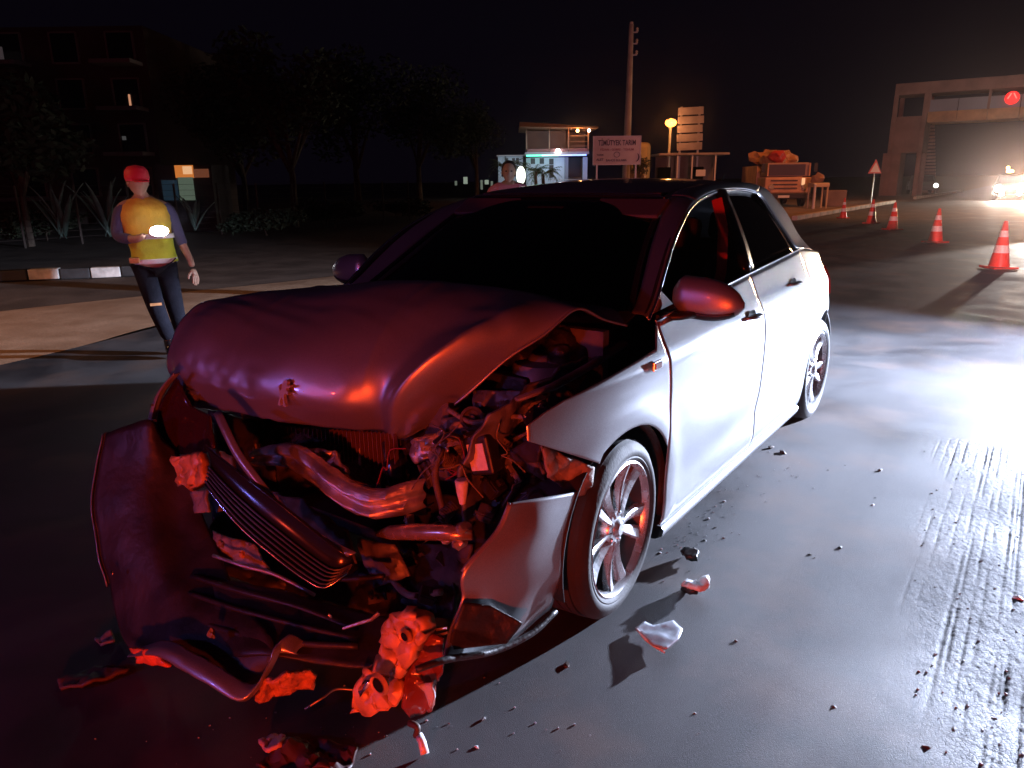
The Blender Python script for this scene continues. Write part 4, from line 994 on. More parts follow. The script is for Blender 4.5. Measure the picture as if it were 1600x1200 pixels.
def text(s, loc, size, m, parent, extrude=.004, rz=0, name='lettering', sx=1):
    c = bpy.data.curves.new(name, 'FONT'); c.body = s; c.size = size; c.align_x = 'CENTER'; c.align_y = 'CENTER'; c.extrude = extrude; c.offset = .006*size/.3
    o = bpy.data.objects.new(name, c); COL.objects.link(o); bpy.context.view_layer.update()
    me = bpy.data.meshes.new_from_object(o.evaluated_get(bpy.context.evaluated_depsgraph_get())); bpy.data.objects.remove(o)
    me.materials.clear(); me.materials.append(m); o = bpy.data.objects.new(name, me); COL.objects.link(o); o.parent = parent; o.location = loc; o.rotation_euler = (PI/2, 0, rz); o.scale = (sx, 1, 1); return o
def board():
    D = 34; a = at(927, 257, D); b_ = at(1001, 213, D); W = b_.x-a.x; H = b_.z-a.z
    r = empty('shop_signboard', ((a.x+b_.x)/2, D, 0), 0, 'white roadside signboard with dark lettering in front of the utility pole', 'signboard')
    zc = (a.z+b_.z)/2
    b = MB(); b.box((0, 0, zc), (W, .06, H)); b.build('panel', mat('sign_white', (.62, .56, .62), .6, var=.08, vscale=2), r, bevel=.01)
    b = MB()
    for s in (-1, 1): b.box((s*(W/2+.015), 0, zc), (.03, .09, H+.06)); b.box((0, 0, zc+s*(H/2+.015)), (W, .09, .03))
    b.build('frame', MATS['galv_steel'], r)
    for s in (-1, 1): b = MB(); b.box((s*W*.42, .05, zc/2-H/4), (.07, .07, zc-H/2)); b.build('post', MATS['galv_steel'], r)
    ink = mat('sign_ink', (.05, .04, .09), .6); ink2 = mat('sign_ink_red', (.30, .09, .12), .6)
    text('TİMÜTYEK TARIM', (0, -.036, zc+H*.27), H*.27, ink, r, sx=.92*W/(H*.27*9.2))
    text('FİDAN - GÜBRE - TOHUM', (0, -.036, zc+H*.03), H*.11, ink2, r, sx=1.0)
    text('TARIM', (-W*.36, -.036, zc-H*.16), H*.09, ink, r); text('ALET', (-W*.36, -.036, zc-H*.33), H*.12, ink, r)
    text('BAHÇE SULAMA', (-.02, -.036, zc-H*.36), H*.11, ink, r)
    b = MB(); b.tube([(.16*math.cos(q)*H*.7, -.038, zc-H*.15+.16*math.sin(q)*H*.6) for q in [2*PI*k/16 for k in range(17)]], .012, 5); b.build('round_emblem', ink, r)
    b = MB(); b.tube([(W*.40+.22*math.cos(q)*H*.6, -.038, zc-H*.25+.26*math.sin(q)*H*.6) for q in [-1.4+2.4*k/14 for k in range(15)]], [.01+.02*math.sin(PI*k/14) for k in range(15)], 5); b.build('leaf_emblem', ink, r)
board()
def multi():
    D = 46; a = at(1057, 236, D); b_ = at(1100, 166, D); W = b_.x-a.x; H = b_.z-a.z; n = 5
    r = empty('stacked_direction_board', ((a.x+b_.x)/2, D, 0), 0, 'column of five pale boards stacked on posts beside the glowing street lamp', 'signboard')
    m = mat('board_pale', (.20, .15, .16), .6, var=.2, vscale=1.4)
    for k in range(n):
        h = H/n*.86; b = MB(); b.box((random.uniform(-.03, .03), 0, a.z+H*(k+.5)/n), (W*(1+.03*(k % 2)), .08, h), Matrix.Rotation(-.035, 3, 'Y')); b.build('board', m, r, bevel=.02)
    for s in (-1, 1): b = MB(); b.box((s*W*.36, .12, b_.z/2), (.11, .11, b_.z)); b.build('post', MATS['galv_steel'], r)
multi()
def streetlamp():
    D = 46; p = at(1048, 192, D); r = empty('street_lamp', (p.x, D, 0), 0, 'orange glowing street lamp left of the column of pale boards', 'street lamp')
    b = MB(); b.tube([(-.05, 0, 0), (-.03, 0, p.z*.6), (0, 0, p.z-.05)], [.10, .085, .07], 10); b.build('pole', mat('lamp_pole_steel', (.45, .38, .30), .5, .3), r, smooth=True)
    b = MB(); b.blob((0, -.05, p.z), (.34, .34, .25), 2, 0); b.build('lamp_head', emat('sodium_glow', (1, .30, .04), 9), r, smooth=True)
    b = MB(); b.box((0, -.02, p.z+.17), (.44, .5, .07)); b.build('lamp_cover', MATS['galv_steel'], r, bevel=.02)
    l = lamp('sodium_lamp', 'POINT', (p.x, D-.9, p.z-.1), 130, (1, .42, .12), None, .15)
streetlamp()
# small roadside buildings beside the lamp
def silo():
    D = 48; a = at(987, 282, D); b_ = at(1021, 221, D); W = b_.x-a.x
    r = empty('kiosk_tower', ((a.x+b_.x)/2, D+1, 0), 0, 'narrow ochre wall block with rounded corner lit orange, right of the signboard', 'building')
    m = mat('ochre_plaster', (.50, .33, .14), .85, var=.15, vscale=1.2)
    b = MB(); b.box((0, .6, b_.z/2), (W, 2.0, b_.z)); b.build('wall', m, r, bevel=.25)
    b = MB(); b.box((W*.22, -.42, 1.9), (.10, .04, .9)); b.build('wall_lamp', mat('pale_strip', (.7, .6, .45), .5), r)
    b = MB(); b.box((-W*.2, -.42, 1.2), (.5, .05, 1.7)); b.build('door', mat('brown_door', (.12, .06, .03), .6), r)
silo()
def shelter():
    D = 45; a = at(1026, 282, D); b_ = at(1130, 239, D); x0, x1, zt = a.x, b_.x, b_.z
    r = empty('roadside_kiosk', ((x0+x1)/2, D, 0), 0, 'low flat-roofed roadside kiosk with white posts and dark glazing', 'kiosk'); W = x1-x0
    b = MB(); b.box((0, .4, zt-.06), (W+.2, 2.8, .12)); b.build('roof', mat('kiosk_roof', (.34, .26, .22), .7, var=.3, vscale=1), r, bevel=.02)
    wp = mat('white_post', (.66, .60, .55), .5)
    for f in (-.24, -.02, .33): b = MB(); b.box((W*f, -.85, zt/2), (.08, .08, zt-.12)); b.build('post', wp, r)
    b = MB(); b.box((0, 1.4, zt/2-.06), (W*.92, .12, zt-.14)); b.build('rear_wall', mat('kiosk_wall', (.16, .11, .10), .8, var=.3, vscale=.9), r)
    b = MB(); b.box((-W*.25, .1, .55), (W*.22, .9, 1.0)); b.build('counter', mat('kiosk_counter', (.26, .2, .26), .6), r, bevel=.03)
    b = MB(); b.box((W*.12, -.80, 1.75), (.55, .04, .36)); b.build('notice', PAPER, r)
    for f in (-.40, .1): b = MB(); b.box((W*f, -.2, 1.35), (W*.2, .03, 1.5)); b.build('window_pane', GLASS, r)
shelter()
def bush(name, loc, rr, n, label, cat, m, lf=.08, trunk=None, group=None, seed=0, clumps=7):
    rs = random.Random(seed); r = empty(name, loc, 0, label, cat, group)
    cl = [Vector((rs.uniform(-1, 1)*rr[0]*.62, rs.uniform(-1, 1)*rr[1]*.62, rs.uniform(-.8, .9)*rr[2]*.62)) for _ in range(clumps)]
    vs = []; fs = []
    for _ in range(n):
        c = cl[rs.randrange(clumps)]; d = Vector((rs.gauss(0, 1), rs.gauss(0, 1), rs.gauss(0, 1))).normalized()*(rs.random()**.4)
        p = c+Vector((d.x*rr[0]*.5, d.y*rr[1]*.5, d.z*rr[2]*.45)); p.z += rr[2]+(trunk or 0)
        a = Vector((rs.gauss(0, 1), rs.gauss(0, 1), rs.gauss(0, .6))).normalized()*lf*rs.uniform(.6, 1.5); bb = a.cross(Vector((rs.gauss(0, 1), rs.gauss(0, 1), rs.gauss(0, 1)))).normalized()*lf*.45
        k = len(vs); vs += [p-a, p+bb, p+a, p-bb]; fs.append((k, k+1, k+2, k+3))
    b = MB(); b.add(vs, fs); b.build('crown', m, r)
    b = MB(); h = (trunk or 0)+rr[2]
    b.tube([(0, 0, 0), (rs.uniform(-.1, .1), 0, h*.4), (rs.uniform(-.2, .2), 0, h)], [max(.03, h*.035), h*.026, h*.012], 8)
    for c in cl[:5]: b.tube([(0, 0, h*.45), (c.x*.4, c.y*.4, h*.7), (c.x, c.y, c.z+h)], [h*.02, h*.012, .01], 6)
    b.build('trunk', BARK, r, smooth=True)
    return r
BARK = mat('bark', (.10, .07, .05), .9, var=.4, vscale=5); LEAF = mat('foliage_dark', (.028, .04, .02), .8, col2=(.045, .06, .028), vscale=2); LEAF2 = mat('foliage_green', (.06, .13, .05), .6, col2=(.10, .18, .06), vscale=3)
p = at(1003, 278, 44); bush('small_tree', (p.x, 44, 0), (.55, .5, .7), 900, 'small dark round-headed tree in front of the ochre wall block', 'tree', LEAF, .07, 1.5, seed=3)
# ---- lit two-storey shop
def shop():
    D = 60; X = lambda u: at(u, 240, D).x; Z = lambda v: at(850, v, D).z; x0 = X(822); 
    r = empty('lit_shop_building', (X(850), D, 0), 0, 'two-storey shop with white lit ground floor, coloured light strip and dark open upper floor', 'building'); ox = X(850)
    def bx(name, u0, u1, v0, v1, y, dy, m, bev=0):
        b = MB(); z0, z1 = Z(v1), Z(v0); b.box(((X(u0)+X(u1))/2-ox, y+dy/2, (z0+z1)/2), (X(u1)-X(u0), dy, z1-z0)); return b.build(name, m, r, bevel=bev)
    wm = mat('white_shop_wall', (.60, .66, .74), .7, var=.08, vscale=1); gm = mat('grey_shop_wall', (.28, .28, .32), .8); um = mat('upper_wall_brown', (.16, .09, .07), .85, var=.2, vscale=.8); dk = mat('dark_opening', (.012, .012, .015), .4)
    bx('ground_floor_wall', 822, 886, 246, 300, 0, .3, wm); bx('ground_floor_pillar', 911, 918, 246, 300, -.05, .4, wm); bx('ground_floor_pillar', 882, 888, 246, 300, -.1, .4, gm)
    bx('dark_shopfront', 888, 911, 246, 277, 1.6, .2, dk); bx('floor_slab', 820, 919, 238, 242, -.7, 6, mat('slab_grey', (.3, .26, .27), .8))
    bx('shop_interior_back', 886, 919, 246, 300, 3, .2, gm)
    bx('upper_wall', 822, 886, 203, 238, 1.2, .3, um); bx('upper_wall', 886, 919, 203, 238, 2.6, .3, um)
    bx('parapet', 822, 918, 233, 238, -.6, .15, mat('parapet_maroon', (.20, .08, .07), .8))
    for u in (822, 857, 886.5, 917): bx('upper_post', u, u+1.6, 202, 238, -.6, .2, mat('post_brown', (.30, .16, .10), .7))
    for v in (213, 222, 229): bx('balcony_rail', 887, 917, v, v+.7, -.5, .06, MATS['post_brown'])
    b = MB(); pts = [(X(812)-ox, Z(192)), (X(931)-ox, Z(201)), (X(931)-ox, Z(203)), (X(812)-ox, Z(199))]
    b.prism([(x, -1.4, z) for x, z in pts], (0, 8, 0)); b.build('roof', mat('roof_underside', (.42, .22, .12), .7, var=.2, vscale=.6), r)
    # window frames
    for u0, u1, v0, v1 in ((829, 836, 247, 256), (843, 850, 247, 256), (858, 865, 248, 257), (858, 865, 258, 278)):
        f = bx('window', u0, u1, v0, v1, -.03, .05, dk)
        for a_, b_, c_, d_ in ((u0-.8, u0, v0-.8, v1+.8), (u1, u1+.8, v0-.8, v1+.8), (u0, u1, v0-.8, v0), (u0, u1, v1, v1+.8)):
            o = bx('window_frame', a_, b_, c_, d_, -.08, .09, wm); o.parent = f
    for i, (u0, u1, col) in enumerate(((822, 846, (.12, 1, .62)), (846, 872, (.45, .95, 1)), (872, 893, (.30, .35, 1)), (893, 915, (.22, .34, 1)))):
        bx('light_strip', u0, u1, 242.2, 244.4, -.66, .08, emat('led_%s' % ['green', 'cyan', 'violet', 'blue'][i], col, 3.2))
    b = MB(); b.blob((X(871)-ox, -.8, Z(237.5)), (.19, .14, .20), 2, 0); b.build('flood_lamp', emat('flood_white', (.9, .95, 1), 26), r, smooth=True)
    for u, c, s in ((900.5, (1, .45, .12), 24), (918, (1, .62, .36), 20)):
        b = MB(); b.blob((X(u)-ox, -.9, Z(206)), .12, 2, 0); b.build('hanging_bulb', emat('bulb_%d' % int(u), c, s), r, smooth=True)
    lamp('shop_bulb_light', 'POINT', (X(901), D-1.2, Z(208)), 70, (1, .4, .12), None, .1)
    lamp('shop_strip_light', 'AREA', (X(850), D-1.9, Z(245)), 60, (.62, .85, 1), (X(850), D, Z(262)), 3.5)
    lamp('shop_strip_light_blue', 'AREA', (X(905), D-1.7, Z(246)), 14, (.35, .45, 1), (X(905), D, Z(262)), 1.5)
    # railing of the entrance steps
    b = MB()
    for k in range(12): b.tube([(X(858+k*4.8)-ox, -1.6, Z(292)), (X(858+k*4.8)-ox, -1.6, Z(281))], .02, 5)
    b.tube([(X(858)-ox, -1.6, Z(281)), (X(918)-ox, -1.6, Z(281))], .025, 5); b.tube([(X(870)-ox, -1.7, Z(278)), (X(886)-ox, -1.7, Z(292))], .04, 5)
    b.build('railing', mat('railing_white', (.5, .52, .56), .5), r)
shop()
def annex():
    D = 63; X = lambda u: at(u, 240, D).x; Z = lambda v: at(800, v, D).z
    r = empty('shop_annex', (X(797), D, 0), 0, 'low white annex with dark windows left of the lit shop, behind the palms', 'building'); ox = X(797)
    def bx(name, u0, u1, v0, v1, y, dy, m, par=None):
        b = MB(); z0, z1 = Z(v1), Z(v0); b.box(((X(u0)+X(u1))/2-ox, y+dy/2, (z0+z1)/2), (X(u1)-X(u0), dy, z1-z0)); return b.build(name, m, par or r)
    bx('wall', 778, 817, 244, 300, 0, 3, MATS['white_shop_wall']); bx('roof', 776, 819, 242.5, 244, -.5, 4, MATS['slab_grey'])
    for u in (789, 800, 806): 
        f = bx('window', u, u+4.5, 247, 256, -.06, .08, MATS['dark_opening'])
    lamp('annex_light', 'AREA', (X(797), D-1.8, Z(243)), 26, (.75, .9, 1), (X(797), D, Z(262)), 2.5)
    for k, (u, v) in enumerate(((712, 285), (727, 281), (752, 288), (760, 284), (768, 288))):
        b = MB(); b.box((X(u)-ox, -.8, Z(v)), (.18+.14*(k % 2), .2, .35+.2*(k % 3))); b.build('lit_window', emat('pale_window_glow%d' % (k % 2), (.75, .9, .72), .30 if k % 2 else .14), r)
annex()
def oval():
    D = 40; p = at(814, 274, D); r = empty('oval_lightbox', (p.x, D, 0), 0, 'glowing white oval light box on a post between the pink-shirted person and the palm', 'light box')
    b = MB(); b.blob((0, 0, p.z), (.24, .10, .46), 3, 0); b.build('lit_panel', emat('lightbox_white', (.92, 1, .86), 3.0), r, smooth=True)
    b = MB(); b.tube([(0, .05, 0), (0, .05, p.z-.3)], .05, 8); b.build('post', MATS['galv_steel'], r)
    lamp('lightbox_spill', 'POINT', (p.x+.5, D-.8, p.z), 18, (.85, 1, .75), None, .3)
oval()
def palm(u, v, D, label, seed, R=1.0):
    rs = random.Random(seed); p = at(u, v, D); r = empty('palm_plant', (p.x, D, 0), 0, label, 'palm', 'palms in front of the shop')
    b = MB(); b.tube([(0, 0, 0), (.05, 0, p.z*.6), (0, 0, p.z)], [.12, .09, .10], 8); b.build('trunk', BARK, r)
    b = MB()
    for k in range(22):
        a = rs.uniform(0, 2*PI); L = R*rs.uniform(.8, 1.3); dr = rs.uniform(.2, 1.2); pts = []
        for i in range(9):
            t = i/8; pts.append(Vector((math.cos(a)*L*t, math.sin(a)*L*t, p.z+L*(.65*t-dr*t*t))))
        for i in range(1, 9):
            d = (pts[i]-pts[i-1]).normalized(); s = d.cross(Vector((0, 0, 1))).normalized()
            for sg in (-1, 1):
                q = pts[i]; w = .26*R*math.sin(PI*(i/9.5)); tip = q+s*sg*w+d*.12-Vector((0, 0, .10))
                b.add([q-d*.03, q+d*.03, tip], [(0, 1, 2)])
        b.tube(pts, [.014]*8+[.004], 4)
    b.build('fronds', LEAF2, r)
palm(836, 268, 42, 'bright green palm right beside the glowing oval light box', 1)
palm(848, 272, 43, 'shorter darker palm in front of the lit shop wall', 2, .8)
palm(790, 262, 44, 'dark palm in front of the low white annex', 5, 1.1)

# ---- footbridge over the road
def bridge():
    p0 = at(1386, 290, 58); a = math.atan2(RN.y, RN.x); r = empty('footbridge', (p0.x, p0.y, 0), a, 'concrete covered footbridge crossing the road at the right', 'footbridge')
    zt = lambda v: at(1390, v, 58).z
    cm = mat('bridge_concrete', (.26, .14, .12), .85, var=.25, vscale=.8, bump=.3); cm2 = mat('orange_lit_deck_beam', (.46, .23, .11), .8, var=.25, vscale=1.2); pm = mat('bridge_panel', (.24, .22, .27), .6, var=.1, vscale=.4)  # deck beam coloured brighter for the orange light on it
    L = 26
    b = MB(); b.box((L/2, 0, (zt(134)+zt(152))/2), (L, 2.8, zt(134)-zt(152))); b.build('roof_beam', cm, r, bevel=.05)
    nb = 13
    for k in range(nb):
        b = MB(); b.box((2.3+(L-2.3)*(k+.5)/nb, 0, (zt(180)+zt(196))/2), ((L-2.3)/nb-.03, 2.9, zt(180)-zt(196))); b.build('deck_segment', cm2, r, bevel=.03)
    for k in range(nb):
        b = MB(); b.box((2.3+(L-2.3)*(k+.5)/nb, -1.35, (zt(162)+zt(180))/2), ((L-2.3)/nb-.04, .05, zt(162)-zt(180))); b.build('side_panel', pm, r)
    for k in range(0, nb+1, 2):
        b = MB(); b.box((2.3+(L-2.3)*k/nb, -1.35, (zt(152)+zt(181))/2), (.16, .16, zt(152)-zt(181))); b.build('upright', cm, r)
    for x in (.15, 2.1):
        b = MB(); b.box((x, -1.3, zt(152)/2), (.3, .35, zt(152))); b.box((x, 1.3, zt(152)/2), (.3, .35, zt(152))); b.build('tower_column', cm, r, bevel=.03)
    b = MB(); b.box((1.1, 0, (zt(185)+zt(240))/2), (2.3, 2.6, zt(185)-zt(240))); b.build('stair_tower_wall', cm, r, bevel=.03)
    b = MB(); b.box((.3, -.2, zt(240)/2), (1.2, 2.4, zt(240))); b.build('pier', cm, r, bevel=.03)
    # stair flight running back along the kerb
    n = 22
    for k in range(n):
        b = MB(); b.box((1.2+.6, 1.6+.32*k, zt(190)*(1-(k+.5)/n)), (1.3, .34, .18)); b.build('stair_step', cm, r)
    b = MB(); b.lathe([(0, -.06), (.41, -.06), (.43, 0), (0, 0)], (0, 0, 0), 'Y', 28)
    sg = b.build('red_round_sign', emat('red_sign_painted_glow', (1, .015, .015), 1.6), r, smooth=True)  # reflective sign, the light it returns is put in as emission
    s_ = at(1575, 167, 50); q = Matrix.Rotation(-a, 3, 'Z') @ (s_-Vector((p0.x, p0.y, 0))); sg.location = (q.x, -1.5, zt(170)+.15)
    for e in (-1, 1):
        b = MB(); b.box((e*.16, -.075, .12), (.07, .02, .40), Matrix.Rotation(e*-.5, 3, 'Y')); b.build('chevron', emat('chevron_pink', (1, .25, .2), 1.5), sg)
    b = MB(); b.box((15.4, -1.62, (zt(203)+zt(232))/2-.4), (12, .1, zt(203)-zt(232))); b.build('hanging_banner', mat('banner_plum', (.26, .13, .16), .7, var=.15, vscale=.5), r)
    for x in (9.6, 15, 21): b = MB(); b.box((x, -1.6, zt(198)), (.08, .08, .9)); b.build('banner_hanger', cm, r)
    b = MB(); b.box((L-1, 0, zt(196)/2), (1.0, 2.0, zt(196))); b.build('pier', cm, r)
bridge()
def warnsign():
    D = 40
    for (u0, u1, vt, vb, lb, sk) in ((1355, 1381, 249, 271, 'triangular warning sign seen at an angle beside the footbridge tower', .5),):
        c = at((u0+u1)/2, 262, D); r = empty('warning_sign', (c.x, D, 0), .35, lb, 'road sign'); w = (at(u1, 262, D).x-at(u0, 262, D).x)
        z0, z1 = at(1368, vb, D).z, at(1368, vt, D).z
        b = MB(); b.prism([(-w*.52, 0, z0), (w*.52, 0, z0), (0, 0, z1)], (0, .03, 0)); b.build('border', mat('sign_red', (.5, .05, .05), .5), r)
        b = MB(); b.prism([(-w*.38, -.006, z0+.07), (w*.38, -.006, z0+.07), (0, -.006, z1-.15)], (0, .005, 0)); b.build('face', mat('sign_face', (.62, .5, .5), .5), r)
        b = MB(); b.tube([(0, .05, 0), (0, .05, z1)], .035, 8); b.build('post', MATS['galv_steel'], r)
warnsign()
# ---- parked old truck
def truck():
    D = 38; a = at(1198, 303, D); c = at(1266, 232, D); W = 2.25; xc = (a.x+at(1262, 303, D).x)/2
    r = empty('parked_truck', (xc, D, 0), -.12, 'old flat-fronted truck parked facing the road with a heaped load, lit orange', 'truck')
    body = mat('truck_faded_paint', (.55, .30, .18), .6, var=.2, vscale=1.6); dark = mat('truck_dark', (.03, .025, .03), .6)
    Z = lambda v: at(1230, v, D).z
    b = MB(); b.box((0, .9, (Z(277)+Z(302))/2), (W, 1.8, Z(277)-Z(302))); cb = b.build('cab_lower', body, r, bevel=.06)
    b = MB(); b.box((0, .95, (Z(254)+Z(276))/2), (W-.14, 1.6, Z(254)-Z(276)), taper=.96); b.build('cab_upper', mat('truck_roof_paint', (.30, .18, .16), .6), r, bevel=.05)
    b = MB(); b.box((-.08, .10, (Z(257)+Z(274))/2), (W-.5, .05, Z(257)-Z(274))); b.build('windscreen', mat('truck_glass', (.10, .08, .12), .15), r)
    for s in (-1, 1):
        b = MB(); b.box((s*(W/2-.12), .08, (Z(255)+Z(275))/2), (.07, .07, Z(255)-Z(275))); b.build('pillar', body, r)
        b = MB(); b.lathe([(0, -.05), (.12, -.04), (.14, 0)], (s*.80, -.02, Z(292)), 'Y', 14); b.build('headlight', mat('dull_lamp_glass', (.42, .34, .28), .2), r)
        b = MB(); b.lathe([(0, -.14), (.30, -.14), (.46, -.10), (.46, .12), (0, .12)], (0, 0, 0), 'X', 20)
        o = b.build('wheel', RUBBER, r, smooth=True); o.location = (s*(W/2-.18), 1.0, .46)
        o = MB().lathe([(0, -.14), (.30, -.14), (.46, -.10), (.46, .12), (0, .12)], (0, 0, 0), 'X', 20).build('wheel', RUBBER, r, smooth=True); o.location = (s*(W/2-.18), 4.8, .46)
        b = MB(); b.box((s*(W/2+.14), -.02, Z(262)), (.16, .06, .42)); b.build('mirror', dark, r)
    b = MB(); b.box((0, -.06, Z(306)), (W+.05, .18, .26)); b.build('bumper', dark, r, bevel=.03)
    b = MB(); b.box((-.2, -.17, Z(307)), (.55, .02, .12)); b.build('number_plate', PAPER, r)
    b = MB(); b.box((0, 3.7, 1.0), (W-.5, 4.6, .18)); b.build('chassis', dark, r)
    b = MB(); b.box((0, 4.1, 1.55), (W+.1, 4.2, 1.0)); b.build('cargo_bed', body, r, bevel=.03)
    b = MB()
    for k in range(9): b.blob((random.uniform(-.7, .85), 1.4+random.uniform(.3, 3), Z(250)+random.uniform(0, .35)), (.55, .6, .38), 2, .3, k)
    b.build('heaped_load', mat('load_sacks', (.42, .20, .09), .9, var=.4, vscale=2), r)
    b = MB(); b.blob((-.35, 1.2, Z(244)), (.42, .4, .32), 2, .25, 4); b.build('red_bundle', mat('red_sack', (.42, .03, .02), .8), r)
    b = MB(); b.box((.72, -.03, Z(284)), (.16, .05, .34)); b.build('pale_lamp', mat('pale_glass', (.85, .65, .4), .3, emit=(1, .6, .3), estr=.7), r, bevel=.02)
    for k in range(3):
        b = MB(); b.box((-.2, -.012, Z(282+k*6)), (1.3, .03, .05)); b.build('grille_bar', dark, cb)
truck()
def stall():
    D = 36; p = at(1278, 300, D); r = empty('street_stall', (p.x, D, 0), .1, 'small pale-topped table stall just right of the parked truck', 'stall')
    m = mat('stall_pale', (.62, .46, .28), .6); z = at(1278, 289, D).z
    b = MB(); b.box((0, 0, z), (.80, .6, .20)); b.build('table_top', m, r, bevel=.03)
    for sx, sy in ((-1, -1), (1, -1), (-1, 1), (1, 1)): b = MB(); b.box((sx*.34, sy*.24, z/2), (.06, .06, z)); b.build('leg', m, r)
    b = MB(); b.blob((-.1, 0, z+.3), (.3, .2, .24), 2, .3, 3); b.build('covered_goods', mat('brown_cloth', (.25, .13, .07), .9), r)
stall()
def post_():
    D = 35.5; p = at(1272, 310, D); r = empty('white_bollard', (p.x, D, 0), 0, 'short white post in front of the pale stall table', 'bollard')
    b = MB(); b.tube([(0, 0, 0), (0, 0, at(1272, 290, D).z)], [.07, .055], 10); b.build('post', mat('white_post', (.66, .6, .55), .5), r, smooth=True)
    b = MB(); b.blob((0, 0, at(1272, 289, D).z), .07, 2, 0); b.build('cap', MATS['white_post'], r)
post_()
def lowwall():
    D = 38; a = at(1288, 300, D); c = at(1322, 292, D); r = empty('low_wall', ((a.x+c.x)/2, D, 0), 0, 'low dim wall between the stall and the footbridge', 'wall')
    b = MB(); b.box((0, 0, .4), (c.x-a.x, .4, .8)); b.build('wall_body', mat('wall_dim', (.2, .14, .13), .9, var=.3, vscale=1), r, bevel=.04)
lowwall()
# ---- vehicles far down the road
def vehicle(name, p, yaw, label, col, head, beam, beacon=False, cat='car', glow=None):
    r = empty(name, p, yaw, label, cat)       # faces local -Y
    b = MB(); prof = [(-2.1, .35), (-2.1, .62), (-1.9, .78), (-.95, .92), (-.35, 1.40), (.9, 1.43), (1.7, 1.0), (2.05, .92), (2.1, .35)]
    n = len(prof); P = []
    for x in (-.86, -.84, .84, .86):
        k = .93 if abs(x) > .85 else 1
        P.append([Vector((x*(1 if z < .95 else .84), y*k, z if z < .5 else z*(.985 if k < 1 else 1))) for y, z in prof])
    b.grid(P); b.add(P[0], [tuple(range(n))]); b.add(P[-1], [tuple(range(n-1, -1, -1))]); b.build('body', mat(name+'_paint', col, .35, .4), r, smooth=True)
    b = MB(); b.add([(-.66, -.90, .97), (.66, -.90, .97), (.58, -.42, 1.37), (-.58, -.42, 1.37)], [(0, 1, 2, 3)]); b.build('windscreen', mat('far_glass', (.03, .03, .04), .1), r)
    for s in (-1, 1):
        b = MB(); b.lathe([(0, -.05), (.15, -.04), (.17, 0)], (s*.62, -2.08, .68), 'Y', 18); b.build('headlight', emat(name+'_head', head[0], head[1]), r)
        if beacon: b = MB(); b.lathe([(0, -.05), (.09, -.04), (.11, 0)], (s*.40, -2.10, .44), 'Y', 14); b.build('glare_disc', emat(name+'_head', head[0], head[1]), r)  # added glowing discs that swell the headlight glare
        for y in (-1.3, 1.3): 
            o = MB().lathe([(0, -.1), (.2, -.1), (.31, -.08), (.31, .1), (0, .1)], (0, 0, 0), 'X', 18).build('wheel', RUBBER, r, smooth=True); o.location = (s*.78, y, .31)
    b = MB(); b.box((0, -2.12, .45), (1.6, .08, .12)); b.build('grille', MATS['truck_dark'], r)
    if beacon:
        b = MB(); b.box((0, .2, 1.5), (.9, .3, .08)); lb = b.build('light_bar', MATS['truck_dark'], r)
        b = MB(); b.blob((-.2, .1, 1.62), (.2, .13, .11), 2, 0); b.blob((-.32, .1, 1.82), (.10, .1, .10), 2, 0); b.build('amber_beacon', emat('amber_beacon', (1, .60, .22), 9), lb, smooth=True)
    return r
pv = gp(1581, 299)
pc = at(1581, 290, 44); yaw = math.atan2(pc.x, -pc.y)+PI/2+PI/2
vehicle('oncoming_car', (pc.x, 44, 0), math.atan2(-pc.x*-1, 44)*-1, 'oncoming car at the right edge with dazzling white headlights and an amber roof beacon', (.05, .05, .06), ((1, .90, .72), 1500), None, True)
lamp('oncoming_beam', 'SPOT', (pc.x-.4, 41.6, .7), 4600, (1, .48, .18), (pc.x*.12, 4, .2), .12, spot_size=math.radians(26), spot_blend=.8)
pd = at(1441, 290, 60)
vehicle('distant_car', (pd.x, 60, 0), -.35, 'faint distant car with small white lights under the footbridge', (.04, .04, .05), ((.95, 1, .9), 6), None)
# ---- left side: apartment block, trees, plants
def block():
    D = 30; a = at(-260, 300, D); c = at(222, 40, D); r = empty('apartment_block', (c.x, D, 0), 0, 'dark apartment block in the upper left, barely lit', 'building'); W = c.x-a.x; H = c.z
    m = mat('block_wall', (.09, .06, .05), .9, var=.2, vscale=.6)
    b = MB(); b.box((-W/2, 4, H/2), (W, 8, H)); b.build('wall', m, r)
    wd = mat('block_window', (.02, .02, .025), .2)
    for i in range(5):
        for j in range(6):
            x = -.9-i*2.1; z = 1.6+j*1.25*1.3
            if z > H-.6: continue
            b = MB(); b.box((x, -.03, z), (.95, .08, 1.0)); f = b.build('window', wd, r)
            b = MB()
            for s in (-1, 1): b.box((x+s*.50, -.05, z), (.06, .12, 1.1)); b.box((x, -.05, z+s*.53), (.94, .12, .06))
            b.build('frame', mat('block_frame', (.25, .2, .18), .7), f)
        if i % 2 == 0:
            for j in range(5):
                z = 1.0+j*1.25*1.3
                if z < H-1: b = MB(); b.box((-.9-i*2.1, -.55, z), (1.5, 1.0, .14)); b.build('balcony', mat('balcony_pale', (.28, .22, .2), .8), r)
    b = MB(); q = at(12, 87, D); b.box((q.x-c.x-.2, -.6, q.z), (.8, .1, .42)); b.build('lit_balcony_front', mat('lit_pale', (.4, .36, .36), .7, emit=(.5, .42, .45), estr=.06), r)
    q = at(205, 158, D); b = MB(); b.box((q.x-c.x, -.1, q.z), (.05, .08, .46)); b.build('window_light', emat('warm_slit', (1, .45, .25), .55), r)
    q = at(196, 216, D); b = MB(); b.box((q.x-c.x, -.1, q.z), (.12, .08, .14)); b.build('window_light', emat('dim_slit', (.6, .6, .6), .08), r)
block()
